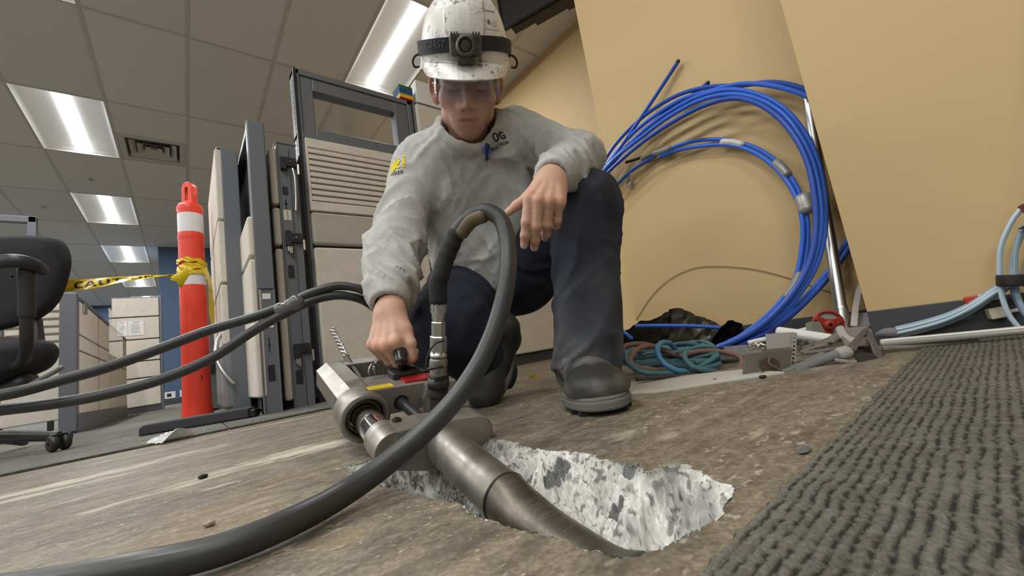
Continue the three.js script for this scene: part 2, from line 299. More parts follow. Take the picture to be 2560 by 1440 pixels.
function holeY(x, z) {
  const d = holeDepth(x, z); if (d <= 0) return 0;
  const r = Math.max(along(HOLE_R, z) - x, 0), l = Math.max(x - along(HOLE_L, z), 0), e = Math.max(Math.min(z + 0.612, -0.147 - z), 0);
  let y = -Math.min(0.001 + Math.pow(r, 0.85) * 0.42, 0.002 + l * 2.2, 0.002 + e * 1.1, 0.08);
  y += (0.030 * (ridged(x, 0, z, 22) - 0.42) + 0.016 * (ridged(x, 3, z, 70) - 0.42) + 0.0055 * (noise2(x * 330, z * 330) - 0.5)) * sstep(0, 0.016, d);
  y -= 0.05 * Math.exp(-(Math.pow(x - 0.25, 2) + Math.pow(z + 0.205, 2)) / 0.0009) * sstep(0, 0.02, d) + 0.045 * Math.exp(-(Math.pow(x - 0.20, 2) + Math.pow(z + 0.32, 2)) / 0.0008) * sstep(0, 0.012, d);
  const [s, id] = stones(x, z, 0.021); if (s < 1 && id > 0.80) y += (id > 0.86 ? -1 : 1) * 0.004 * Math.sqrt(1 - s * s);
  return Math.min(y, -0.0012 - 0.15 * Math.min(d, 0.01));
}
const slabFar = slabMaterial(...FAR, 2048, 0.0012), slabNear = slabMaterial(...NEAR, 2048, 0.0011);
const floor = struct('floor', [
  gridXZ(-8.2, NEAR[0], CARPET_LEFT - 0.05, -0.1, 1, 1, null, FAR), gridXZ(NEAR[1], 3.2, CARPET_LEFT - 0.7, -0.1, 1, 1, null, FAR), gridXZ(NEAR[0], NEAR[1], CARPET_LEFT - 0.7, NEAR[2], 1, 1, null, FAR),
  bx(-8.2, 3.2, -0.3, -0.16, -16.15, 3.2)], slabFar);
const notHole = (x, z) => holeDepth(x, z) <= 0;
const NX = 464, NZ = 379;
part('slab_surface', gridXZ(NEAR[0], NEAR[1], NEAR[2], NEAR[3], NX, NZ, (x, z) => holeDepth(x, z) > 0 ? -0.002 : Math.min(0, 0.0016 * (fbm2(x * 40, z * 90, 3) - 0.55)) * Math.min(1, 30 * Math.min(x - NEAR[0], NEAR[1] - x, z - NEAR[2] + 0.001)), NEAR, notHole), slabNear, floor);
{
  const g = gridXZ(0.12, 0.39, -0.64, -0.135, 300, 540, (x, z) => holeY(x, z), NEAR, (x, z) => holeDepth(x, z) > -0.004);
  const p = g.attributes.position, col = new Float32Array(p.count * 3);
  for (let i = 0; i < p.count; i++) {
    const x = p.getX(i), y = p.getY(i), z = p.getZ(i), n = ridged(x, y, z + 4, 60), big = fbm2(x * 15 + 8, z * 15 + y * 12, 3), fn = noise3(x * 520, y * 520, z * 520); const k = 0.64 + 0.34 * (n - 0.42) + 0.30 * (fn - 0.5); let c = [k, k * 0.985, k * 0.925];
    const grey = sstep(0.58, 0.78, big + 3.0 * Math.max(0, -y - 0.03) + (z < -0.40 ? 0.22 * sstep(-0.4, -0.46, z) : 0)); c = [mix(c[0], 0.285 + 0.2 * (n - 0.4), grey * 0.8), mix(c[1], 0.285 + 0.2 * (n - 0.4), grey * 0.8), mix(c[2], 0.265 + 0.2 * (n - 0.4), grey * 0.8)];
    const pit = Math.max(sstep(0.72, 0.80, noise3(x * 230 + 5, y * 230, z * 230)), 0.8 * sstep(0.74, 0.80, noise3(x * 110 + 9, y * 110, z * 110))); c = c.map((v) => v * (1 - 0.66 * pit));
    const [s, id] = stones(x, z, 0.021); if (s < 1 && id > 0.80) { const q = 0.8 + 0.4 * fn; c = id > 0.86 ? [0.13 * q, 0.135 * q, 0.13 * q] : [0.27 * q, 0.275 * q, 0.27 * q]; }
    col.set(c, i * 3);
  }
  g.setAttribute('color', new THREE.BufferAttribute(col, 3));
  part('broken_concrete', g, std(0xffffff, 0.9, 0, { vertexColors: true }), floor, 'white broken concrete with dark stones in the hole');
}
// ---------------------------------------------------------------- carpets on the slab
const pile = dataTex(512, 512, (u, v) => { const a = 0.5 + 0.5 * Math.sin(v * 2 * Math.PI * 56), n = noise2(u * 128, v * 56, 128, 56); return g1(0.55 * a + 0.45 * n); });
const pileCol = dataTex(512, 512, (u, v) => { const n = fbm2(u * 128, v * 112, 3, 128, 112), m = fbm2(u * 5, v * 5, 2, 5), k = 0.42 + 0.3 * (n - 0.5) + 0.12 * (m - 0.5); return [k, k * 0.985, k * 0.93]; }, { srgb: true });
const carpetMat = std(0xffffff, 0.98, 0, { map: pileCol, bumpMap: pile, bumpScale: 0.002 });
const carpetLeft = struct('carpet_floor_left', [bx(-8.2, 3.0, -0.01, 0.002, -16.1, CARPET_LEFT - 0.7)], carpetMat);
{
  const T = 0.61, tg = boxUV(new RoundedBoxGeometry(T - 0.003, 0.007, T - 0.003, 1, 0.002), 1.9), mats = [0.94, 1, 1.05].map((k) => { const m = carpetMat.clone(); m.color.setScalar(k); return m; });
  for (let i = -6; i < 5; i++) for (let j = 0; j < 14; j++) {
    const x = 0.1 + (i + 0.5) * T, z = CARPET_LEFT - (j + 0.5) * T; if (x > 0.5 && j < 1) continue;
    const t = part('carpet_tile', tg, mats[Math.floor(rnd() * 3)], carpetLeft); t.position.set(x, 0.0035, z); if ((i + j) & 1) t.rotation.y = Math.PI / 2;
  }
}
{
  const right = struct('carpet_floor_right', [bx(-8.2, 1.3, -0.01, 0.003, 0.36, 3.2)], carpetMat), X0 = 0.08, X1 = 1.3, Z0 = CARPET_RIGHT, Z1 = 0.37, PITCH = 0.0076;
  const rowOf = (x, z) => (z - Z0) / PITCH + 0.35 * (noise2(x * 34, z * 18) - 0.5) + 0.2 * (noise2(x * 130, z * 60) - 0.5);
  const pileG = (xa, xb, nx, nz) => {
    const g = gridXZ(xa, xb, Z0, Z1, nx, nz, (x, z) => {
      const q = rowOf(x, z), row = Math.floor(q), f = q - row, ph = noise2(x * 45 + row * 3.7, row * 1.7) * 9, loop = 0.5 + 0.5 * Math.sin(x / 0.0040 * Math.PI * 2 + row * 2.1 + ph), hgt = hash2(Math.floor(x / 0.0040 + row * 0.37), row + 40);
      const rib = Math.pow(Math.sin(Math.PI * clamp(f)), 0.4), edge = sstep(0, 0.006, z - Z0 + 0.004 * noise2(x * 160, 1)), seam = 1 - 0.7 * (1 - sstep(0.002, 0.006, Math.abs(x - 0.97)));
      return 0.001 + edge * seam * (0.0034 + 0.0013 * rib + 0.00022 * loop * rib * (0.4 + hgt) + 0.0004 * (noise2(x * 260 + 3, z * 520) - 0.5) + 0.0006 * (noise2(x * 900, z * 900) - 0.5));
    }, [0, 1, 0, 1]);
    const p = g.attributes.position, col = new Float32Array(p.count * 3);
    for (let i = 0; i < p.count; i++) {
      const x = p.getX(i), z = p.getZ(i), q = rowOf(x, z), row = Math.floor(q), f = q - row, n = hash2(Math.floor(x / 0.0040 + row * 0.37), row + 300), m = noise2(x * 900, z * 900), b = noise2(x * 4, row * 0.3), h = fbm2(x * 90, z * 90, 2);
      const k = 0.118 + 0.09 * (m - 0.5) + 0.04 * (b - 0.5) + 0.05 * (h - 0.5); let c = [k, k * 0.965, k * 0.77];
      const t0 = 0.92 + 0.16 * n; c = n > 0.93 ? [k * 0.95, k * 0.80, k * 0.72] : c.map((v) => v * t0);
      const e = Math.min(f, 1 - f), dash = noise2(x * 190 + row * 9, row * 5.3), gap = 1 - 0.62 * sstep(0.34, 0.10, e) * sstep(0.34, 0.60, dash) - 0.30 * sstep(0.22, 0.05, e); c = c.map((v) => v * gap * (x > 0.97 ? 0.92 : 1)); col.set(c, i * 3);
    }
    g.setAttribute('color', new THREE.BufferAttribute(col, 3)); return g;
  };
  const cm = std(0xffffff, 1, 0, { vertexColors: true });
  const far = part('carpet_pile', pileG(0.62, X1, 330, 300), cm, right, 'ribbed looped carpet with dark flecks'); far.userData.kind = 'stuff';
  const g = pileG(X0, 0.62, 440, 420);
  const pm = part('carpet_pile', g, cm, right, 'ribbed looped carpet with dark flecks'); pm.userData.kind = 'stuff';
}

// ---------------------------------------------------------------- office partition panels
const slab = (x0, x1, y0, y1, z0, z1, r = 0.006) => bx(x0, x1, y0, y1, z0, z1, r);
{ // the panel facing us: slatted tile, two fabric tiles and a window on top
  const p = thing('partition_panel', 'tall grey-framed partition with a window over a beige slatted tile', 'partition', [0.787, 0, -2.03]);
  const X0 = -0.325, X1 = 0.325, T = -0.085;
  part('frame', [bx(X0, X0 + 0.028, 0, 1.70, T, 0, 0.003), bx(X1 - 0.026, X1, 0, 1.70, T, 0, 0.003), bx(X0, X1, 1.672, 1.70, T, 0, 0.003), bx(X0, X1, 1.318, 1.345, T, 0, 0.003), bx(X0, X1, 0, 0.03, T, 0, 0.002), bx(X0 + 0.02, X1 - 0.02, 0.03, 1.32, T + 0.03, T + 0.05)], M.greyMetal, p);
  part('window_frame', [bx(X0 + 0.028, X0 + 0.092, 1.345, 1.672, T + 0.012, -0.008, 0.006), bx(X1 - 0.11, X1 - 0.026, 1.345, 1.672, T + 0.012, -0.008, 0.006), bx(X0 + 0.09, X1 - 0.108, 1.60, 1.672, T + 0.012, -0.008, 0.006), bx(X0 + 0.09, X1 - 0.108, 1.345, 1.385, T + 0.012, -0.008, 0.006)], M.greyMetal, p);
  part('pane', bx(X0 + 0.085, X1 - 0.1, 1.38, 1.61, -0.042, -0.038), M.glass, p);
  const holes = []; for (let k = 0; k < 52; k++) holes.push(bx(X0 - 0.0012, X0 + 0.004, 0.1 + k * 0.03, 0.118 + k * 0.03, -0.03, -0.022));
  part('slotted_upright', [bx(X0 - 0.001, X0 + 0.014, 0, 1.70, -0.012, 0.006, 0.002)], M.darkMetal, p);
  const sl = part('slotted_strip', holes, M.black, p); sl.userData.kind = 'stuff';
  // slatted tile: a dark recess behind ten proud bars
  const SX0 = X0 + 0.028, SX1 = X1 - 0.012, SY0 = 0.925, SY1 = 1.312;
  const tile = part('slatted_tile', [bx(SX0, SX1, SY1 - 0.052, SY1, -0.03, 0.016, 0.006), bx(SX0, SX1, SY0, SY0 + 0.05, -0.03, 0.016, 0.006), bx(SX0, SX0 + 0.012, SY0, SY1, -0.03, 0.0158, 0.004), bx(SX1 - 0.012, SX1, SY0, SY1, -0.03, 0.0158, 0.004)], M.fabric, p);
  part('recess', bx(SX0 + 0.01, SX1 - 0.01, SY0 + 0.04, SY1 - 0.04, -0.03, -0.006), M.black, tile);
  const n = 9, y0 = SY0 + 0.05, y1 = SY1 - 0.052, st = (y1 - y0) / n, bar = bx(SX0 + 0.011, SX1 - 0.011, 0, st - 0.009, -0.012, 0.0155, 0.003);
  for (let k = 0; k < n; k++) { const b = part('slat', bar, M.fabric, tile); b.position.y = y0 + k * st + 0.0045; }
  part('fabric_tile', slab(SX0, SX1, 0.752, 0.918, -0.02, 0.02, 0.014), M.fabricGrey, p, 'darker beige fabric tile');
  part('fabric_tile', slab(SX0, SX1, 0.035, 0.738, -0.02, 0.02, 0.012), M.fabric, p);
}
{ // next panel on the right, solid tiles
  const p = thing('partition_panel', 'beige tiled partition behind the crouching worker, a white binder on its top', 'partition', [1.125, 0, -2.03]);
  const L = 0.95, T = -0.085;
  part('frame', [bx(0, 0.014, 0, 1.70, T, 0, 0.003), bx(L - 0.02, L, 0, 1.70, T, 0, 0.003), bx(0, L, 1.69, 1.706, T, 0.004, 0.003), bx(0.01, L - 0.01, 0.06, 1.69, T + 0.02, T + 0.04)], M.greyMetal, p);
  part('kick_plate', bx(0, L, 0, 0.062, T, -0.004, 0.003), M.vinyl, p);
  const a = 0.012, b = L - 0.02;
  for (const [y0, y1, m] of [[1.29, 1.688, M.fabric], [0.925, 1.28, M.fabric], [0.752, 0.918, M.fabricGrey], [0.066, 0.738, M.fabric]]) part('fabric_tile', slab(a, b, y0, y1, -0.02, 0.02, 0.012), m, p);
}
{ // end of the third panel with connecting hardware, running away from us
  const p = thing('partition_panel', 'partition seen end-on with metal connector brackets, beside the slatted panel', 'partition', [0.385, 0, -1.985]);
  const H = 1.24;
  part('core', [bx(-0.032, 0.052, 0, H, -1.1, -0.004, 0.004), bx(-0.032, -0.026, 0, H, -0.02, 0, 0.002), bx(0.012, 0.018, 0, H - 0.02, -0.02, 0.003, 0.002), bx(0.046, 0.052, 0, H - 0.02, -0.02, 0, 0.002)], M.greyMetal, p);
  for (const [y0, y1] of [[0.93, 1.21], [0.735, 0.915], [0.04, 0.72]]) part('fabric_tile', slab(-0.062, -0.03, y0, y1, -1.09, -0.004, 0.012), M.fabric, p);
  part('cap', bx(-0.035, 0.055, H - 0.004, H + 0.006, -1.1, 0, 0.003), M.greyMetal, p);
  const slot = (w, h) => new THREE.ExtrudeGeometry((() => { const s = new THREE.Shape(), r = Math.min(w, h) / 3; s.moveTo(-w / 2 + r, -h / 2); s.lineTo(w / 2 - r, -h / 2); s.quadraticCurveTo(w / 2, -h / 2, w / 2, -h / 2 + r); s.lineTo(w / 2, h / 2 - r); s.quadraticCurveTo(w / 2, h / 2, w / 2 - r, h / 2); s.lineTo(-w / 2 + r, h / 2); s.quadraticCurveTo(-w / 2, h / 2, -w / 2, h / 2 - r); s.lineTo(-w / 2, -h / 2 + r); s.quadraticCurveTo(-w / 2, -h / 2, -w / 2 + r, -h / 2); return s; })(), { depth: 0.002, bevelEnabled: false });
  for (const [x, y, w, h] of [[-0.006, 1.00, 0.022, 0.04], [-0.006, 0.78, 0.026, 0.05], [-0.006, 0.61, 0.024, 0.06], [-0.004, 0.135, 0.026, 0.06]]) part('slot', slot(w, h).translate(x, y, -0.003), M.black, p);
  for (const y of [0.935, 0.44]) part('keyhole', [cyl(0.005, 0.005, 0.002, 16).rotateX(Math.PI / 2).translate(-0.006, y, -0.003), bx(-0.008, -0.004, y - 0.024, y + 0.024, -0.004, -0.002)], M.black, p);
  part('label_plate', bx(-0.02, 0.014, 0.855, 0.905, -0.005, -0.002, 0.001), M.fabric, p);
  for (let k = 0; k < 5; k++) part('pin', cyl(0.0022, 0.0022, 0.002, 10).rotateX(Math.PI / 2).translate(-0.003, 0.862 + k * 0.009, -0.0015), k % 2 ? std(0x7a4030, 0.6) : M.black, p);
  const bracket = (y, flip) => { const b = part('connector', [bx(-0.02, 0.046, y, y + 0.045, -0.004, 0.012, 0.003), bx(-0.02, 0.004, y - 0.02, y + 0.01, -0.004, 0.022, 0.004)], M.darkMetal, p);
    part('screw', [cyl(0.006, 0.006, 0.05, 6).translate(0.054, y - 0.012, 0.012), cyl(0.004, 0.004, 0.02, 10).rotateX(Math.PI / 2).translate(0.02, y + 0.02, 0.015)], M.chrome, b);
    if (flip) part('clip', [bx(-0.016, 0.006, y - 0.045, y - 0.018, 0.002, 0.016, 0.003), bx(-0.008, 0.004, y - 0.055, y - 0.03, 0.012, 0.022, 0.002)], M.zinc, b); };
  bracket(1.12, false); bracket(0.745, true); bracket(0.235, true);
  part('latch', [tube([[0.03, 1.11, 0.012], [0.035, 1.07, 0.016], [0.034, 0.95, 0.01], [0.03, 0.9, 0.01]], 0.006, 24, 8)], M.zinc, p);
}
{ // window partition running away, its wide end post towards us
  const p = thing('partition_panel', 'grey partition end post with a dark window frame and beige tiles on its side', 'partition', [0.268, 0, -1.93]);
  const H = 1.295, L = -1.06;
  part('post', [bx(-0.034, 0.034, 0.52, H, -0.05, 0, 0.006), bx(-0.034, 0.034, 0, 0.52, -0.05, -0.006, 0.003), bx(-0.034, -0.026, 0, 0.52, -0.05, 0, 0.002), bx(0.026, 0.034, 0, 0.52, -0.05, 0, 0.002)], M.greyMetal, p);
  part('top_rail', bx(-0.03, 0.03, H - 0.03, H, L, -0.04, 0.004), M.greyMetal, p);
  part('far_post', bx(-0.03, 0.03, 0, H, L, L + 0.045, 0.004), M.greyMetal, p);
  part('core', bx(-0.016, 0.03, 0.02, 0.86, L + 0.04, -0.045), M.greyMetal, p);
  part('pane', bx(-0.004, 0.002, 0.86, H - 0.03, L + 0.05, -0.05), std(new THREE.Color().setRGB(0.10, 0.12, 0.145), 0.18, 0.1), p);
  part('window_frame', [bx(-0.03, 0.03, 0.845, 0.868, L + 0.04, -0.045, 0.003), bx(-0.028, 0.03, 0.86, H - 0.02, L + 0.04, L + 0.09, 0.003)], M.greyMetal, p);
  part('fabric_tile', slab(-0.052, -0.014, 0.665, 0.842, L + 0.02, -0.004, 0.01), M.fabric, p);
  part('fabric_tile', slab(-0.052, -0.014, 0.075, 0.652, L + 0.02, -0.004, 0.01), M.fabric, p);
  part('slot', bx(-0.01, 0.014, 0.135, 0.2, -0.007, -0.004, 0.0005), M.black, p);
  part('keyhole', [cyl(0.005, 0.005, 0.002, 16).rotateX(Math.PI / 2).translate(0.0, 0.285, -0.0045), bx(-0.002, 0.002, 0.255, 0.315, -0.006, -0.0045)], M.black, p);
  for (const [x, y] of [[0.0, 0.49], [0.004, 0.368]]) part('sticker', bx(x - 0.014, x + 0.016, y - 0.012, y + 0.012, -0.006, -0.0045), M.paper, p);
  part('leveller', [cyl(0.012, 0.014, 0.02, 12).translate(0, -0.0, -0.06)], M.greyMetal, p);
}
{ // tall tiled partition behind, further left
  const p = thing('partition_panel', 'beige three-tile partition with grey edge, leftmost of the dismantled panels', 'partition', [0.19, 0, -2.24]);
  const H = 1.29, L = -0.75;
  part('edge_post', [bx(-0.034, 0.036, 0, H + 0.008, -0.04, 0, 0.005)], M.greyMetal, p);
  part('core', bx(-0.03, 0.03, 0.02, H, L, -0.035), M.greyMetal, p);
  for (const [y0, y1] of [[0.93, H], [0.62, 0.92], [0.33, 0.61]]) part('fabric_tile', slab(-0.058, -0.028, y0, y1, L, -0.002, 0.008), M.fabric, p);
  part('glass_tile', slab(-0.056, -0.03, 0.05, 0.32, L, -0.004, 0.004), std(new THREE.Color().setRGB(0.25, 0.28, 0.3), 0.2, 0.3), p, 'lowest tile open, showing the grey frame');
  part('cap', bx(-0.05, 0.036, H, H + 0.012, L, 0, 0.004), M.greyMetal, p);
  part('loose_conduit', tube([[-0.05, 0.40, -0.1], [-0.075, 0.36, -0.06], [-0.085, 0.28, -0.02], [-0.06, 0.2, 0.01], [-0.03, 0.15, 0.02]], 0.009, 40, 10), M.zinc, p);
}
// things on top of the partition
{
  const cols = [['green', 0x2f6b45], ['blue', 0x234c96], ['yellow', 0xe3bb14], ['red', 0xc8402c]];
  const b = [1.77, 1.735, 1.708, 1.7065];
  [['green', 0x2f6b4d, 1.768, 1.795], ['blue', 0x27509a, 1.738, 1.768], ['yellow', 0xe3bb14, 1.713, 1.738], ['red', 0xd04a34, 1.706, 1.713]].forEach(([n, c, y0, y1], k) => {
    const t = thing('box', `small ${n} box in the stack of four on the partition top`, 'box', [1.088, y0, -2.07]); const w = 0.044 - k * 0.0 ;
    part('sleeve', bx(-w, w, 0, y1 - y0 - 0.0005, -0.045, 0.045, 0.002), std(c, 0.5), t); part('lid_edge', bx(-w - 0.001, w + 0.001, (y1 - y0) * 0.7, (y1 - y0) * 0.78, -0.0455, 0.0455), std(new THREE.Color(c).multiplyScalar(0.7), 0.5), t);
  });
  const w = thing('binder', 'white binder standing on the partition top behind the worker', 'binder', [1.27, 1.708, -2.06]);
  part('cover', bx(-0.11, 0.16, 0, 0.155, -0.03, 0.035, 0.004), M.paper, w); part('spine_label', bx(-0.113, -0.109, 0.03, 0.12, -0.02, 0.022), M.white, w);
}

// ---------------------------------------------------------------- far cubicles
{
  const p = thing('partition_wall', 'far beige cubicle wall with four wide tiles and two notices', 'partition', [-0.455, 0, -6.6]);
  part('frame', [bx(-0.22, 0.225, 0, 1.40, -0.08, 0, 0.004), bx(0.21, 0.235, 0, 1.42, -0.08, 0.03, 0.004)], M.greyMetal, p);
  part('kick_plate', bx(-0.22, 0.22, 0, 0.08, -0.02, 0.012), M.vinyl, p);
  for (const [y0, y1] of [[1.16, 1.385], [0.885, 1.145], [0.62, 0.87], [0.42, 0.605], [0.085, 0.405]]) part('fabric_tile', slab(-0.21, 0.205, y0, y1, -0.02, 0.022, 0.006), M.fabric, p);
  for (const [x, k] of [[-0.215, 0], [-0.072, 1]]) {
    const s = solo('notice', bx(x, x + 0.136, 0.93, 1.105, 0.0, 0.002).translate(-0.455, 0, -6.576), M.paper, k ? 'right of the two white notices on the far cubicle' : 'left of the two white notices on the far cubicle', 'notice', 'paper notices on the far cubicle');
    const l = []; l.push(bx(x + 0.04, x + 0.10, 1.085, 1.094, 0.002, 0.003)); for (let q = 0; q < 9; q++) l.push(bx(x + 0.02, x + 0.118 - rr(0, 0.03), 1.06 - q * 0.013, 1.064 - q * 0.013, 0.002, 0.003));
    part('print', merge(l).translate(-0.455, 0, -6.576), std(0x9a9a9c, 0.8), s).userData.kind = 'stuff';
  }
}
{
  const p = thing('partition_wall', 'row of cream cubicle panels with clear plastic top, behind the black chair', 'partition', [-0.565, 0, -3.6]);
  part('post', bx(-0.03, 0.045, 0.02, 0.865, -0.06, 0, 0.006), M.greyMetal, p);
  const z = [-0.01, -0.75, -1.35, -2.6];
  for (let k = 0; k < 3; k++) { const z0 = z[k + 1] + 0.01, z1 = z[k] - 0.05; for (const [y0, y1] of [[0.12, 0.50], [0.51, 0.60], [0.61, 0.82]]) part('fabric_tile', slab(0.02, 0.05, y0, y1, z0, z1, 0.004), M.fabric, p); part('divider', bx(0.02, 0.048, 0.1, 0.83, z0 - 0.02, z0, 0.002), M.greyMetal, p); }
  part('core', bx(-0.03, 0.025, 0.02, 0.83, -2.6, -0.05), M.greyMetal, p);
  part('kick_plate', bx(-0.03, 0.052, 0.0, 0.12, -2.6, -0.02, 0.002), M.greyMetal, p);
  part('cap', bx(-0.04, 0.055, 0.825, 0.85, -2.6, -0.05, 0.004), M.greyMetal, p);
  part('clip', bx(0.05, 0.06, 0.76, 0.82, -0.24, -0.14, 0.003), M.zinc, p);
  part('pane', bx(0.052, 0.056, 0.58, 0.98, -2.2, -1.25), M.glass, p);
}
{
  const p = thing('partition_wall', 'pale cubicle side low behind the chair seat at the far left', 'partition', [-0.9, 0, -3.9]);
  part('post', bx(-0.08, 0.02, 0, 0.9, -0.06, 0, 0.006), M.greyMetal, p);
  part('fabric_tile', slab(0.02, 0.36, 0.1, 0.52, -0.05, 0, 0.006), M.fabric, p);
  const t = part('slatted_tile', slab(0.02, 0.36, 0.54, 0.86, -0.05, -0.02, 0.004), M.fabric, p);
  for (let k = 0; k < 6; k++) part('slat', bx(0.03, 0.35, 0.56 + k * 0.05, 0.59 + k * 0.05, -0.02, 0, 0.003), M.fabric, t);
}
{
  const p = thing('partition_frame', 'grey framed glass cubicle top above the black chair back', 'partition', [-0.78, 0, -4.0]);
  part('frame', [bx(-0.6, 0.012, 1.44, 1.487, -0.04, 0, 0.006), bx(-0.03, 0.012, 0.6, 1.487, -0.04, 0, 0.006)], M.greyMetal, p);
  part('pane', bx(-0.6, -0.03, 0.7, 1.44, -0.022, -0.018), M.glass, p);
}
{ // behind the post: a further panel and a wooden cabinet
  const p = thing('partition_panel', 'slim partition end right of the orange post with a white rounded edge', 'partition', [0.13, 0, -3.3]);
  part('core', bx(-0.03, 0.04, 0.02, 0.86, -0.6, 0, 0.004), M.greyMetal, p); part('fabric_tile', slab(-0.05, -0.03, 0.05, 0.84, -0.6, 0, 0.006), M.white, p);
  part('bracket', [bx(-0.02, 0.015, 0.25, 0.36, 0, 0.02, 0.005)], M.black, p);
  const c = thing('wooden_cabinet', 'brown wooden cabinet end behind the orange post', 'cabinet', [0.32, 0, -6.4]);
  part('body', bx(-0.3, 0.3, 0, 1.56, -0.4, 0, 0.006), std(new THREE.Color().setRGB(0.10, 0.045, 0.02), 0.5), c); part('top', bx(-0.32, 0.32, 1.56, 1.6, -0.42, 0.02, 0.004), std(new THREE.Color().setRGB(0.3, 0.17, 0.07), 0.5), c);
}
for (const [x, k] of [[-0.19, 0], [0.05, 1]]) { const o = thing('wall_outlet', k ? 'white outlet on the blue column, next to the orange post' : 'white outlet with a dark port on the blue column, left one', 'outlet', [x - 0.07, 0.18, -9.8]); part('plate', bx(-0.09, 0.09, -0.06, 0.06, 0, 0.01, 0.004), M.white, o); part('port', bx(-0.03, 0.03, -0.03, 0.03, 0.01, 0.013), k ? M.paper : M.black, o); }
for (const [x, z, n] of [[-1.472, -8.0, 'left'], [-0.872, -6.85, 'right']]) { const s = thing('sprinkler', `${n} of two small sprinkler heads left of the ceiling lights`, 'sprinkler', [x, CEILING, z]); part('escutcheon', lathe([[0, -0.004], [0.035, -0.003], [0.04, 0.002], [0, 0.002]], 20), M.tbar, s); part('head', [cyl(0.008, 0.008, 0.03, 10).translate(0, -0.016, 0), cyl(0.022, 0.022, 0.003, 16).translate(0, -0.032, 0)], M.zinc, s); }
{ // monitor hung at the ceiling
  const a = V(1.721, 2.222, -1.728), b = V(1.863, 2.222, -1.377);
  const t = thing('monitor', 'black flat monitor hung at the ceiling, over the worker helmet', 'monitor', [a.x, a.y, a.z], undefined);
  t.rotation.y = -Math.atan2(b.z - a.z, b.x - a.x);
  part('back_shell', bx(0, 1.0, 0, 0.62, -0.02, 0.02, 0.006), M.black, t);
  part('bezel', [bx(-0.012, 0.004, -0.004, 0.62, 0.0, 0.03, 0.003), bx(0, 1.0, -0.012, 0.01, 0.0, 0.03, 0.003)], M.darkMetal, t);
  part('vent_ledge', [bx(0.05, 0.2, -0.02, 0.0, -0.06, 0.0, 0.002), bx(0.2, 0.42, -0.02, 0.02, -0.09, 0.0, 0.002), bx(0.42, 1.0, -0.02, 0.02, -0.11, 0, 0.002)], M.black, t);
  part('mount', bx(0.46, 0.54, 0.3, CEILING - a.y, -0.07, -0.02, 0.004), M.darkMetal, t);
}

// ---------------------------------------------------------------- hydraulic puller lying in the hole
const brushed = dataTex(512, 512, (u, v) => { const n = fbm2(u * 8, v * 128, 3, 8, 128), m = fbm2(u * 6, v * 6, 4, 6), q = noise2(u * 90, v * 90, 90); return [0, clamp(0.47 + 0.24 * (n - 0.5) + 0.22 * (m - 0.5) + (q > 0.9 ? 0.08 : 0)), 1]; });
const steelTint = dataTex(512, 512, (u, v) => { const m = fbm2(u * 5, v * 5, 5, 5), s = noise2(u * 140, v * 30, 140, 30), k = 0.62 + 0.26 * (m - 0.5) + (s > 0.93 ? 0.1 : 0); return [k, k * 0.975, k * 0.93]; }, { srgb: true });
M.steel = std(0xffffff, 1, 0.85, { map: steelTint, roughnessMap: brushed, metalnessMap: brushed, bumpMap: brushed, bumpScale: 0.0002 });
M.steelDark = std(0x8d8880, 1, 0.85, { map: steelTint, roughnessMap: brushed, metalnessMap: brushed });
M.steelNose = std(0xbdb8b0, 1, 0.85, { map: steelTint, roughnessMap: brushed, metalnessMap: brushed });
M.rubber = std(new THREE.Color().setRGB(0.022, 0.023, 0.025), 0.42);
M.hose = std(new THREE.Color().setRGB(0.034, 0.036, 0.038), 0.42);
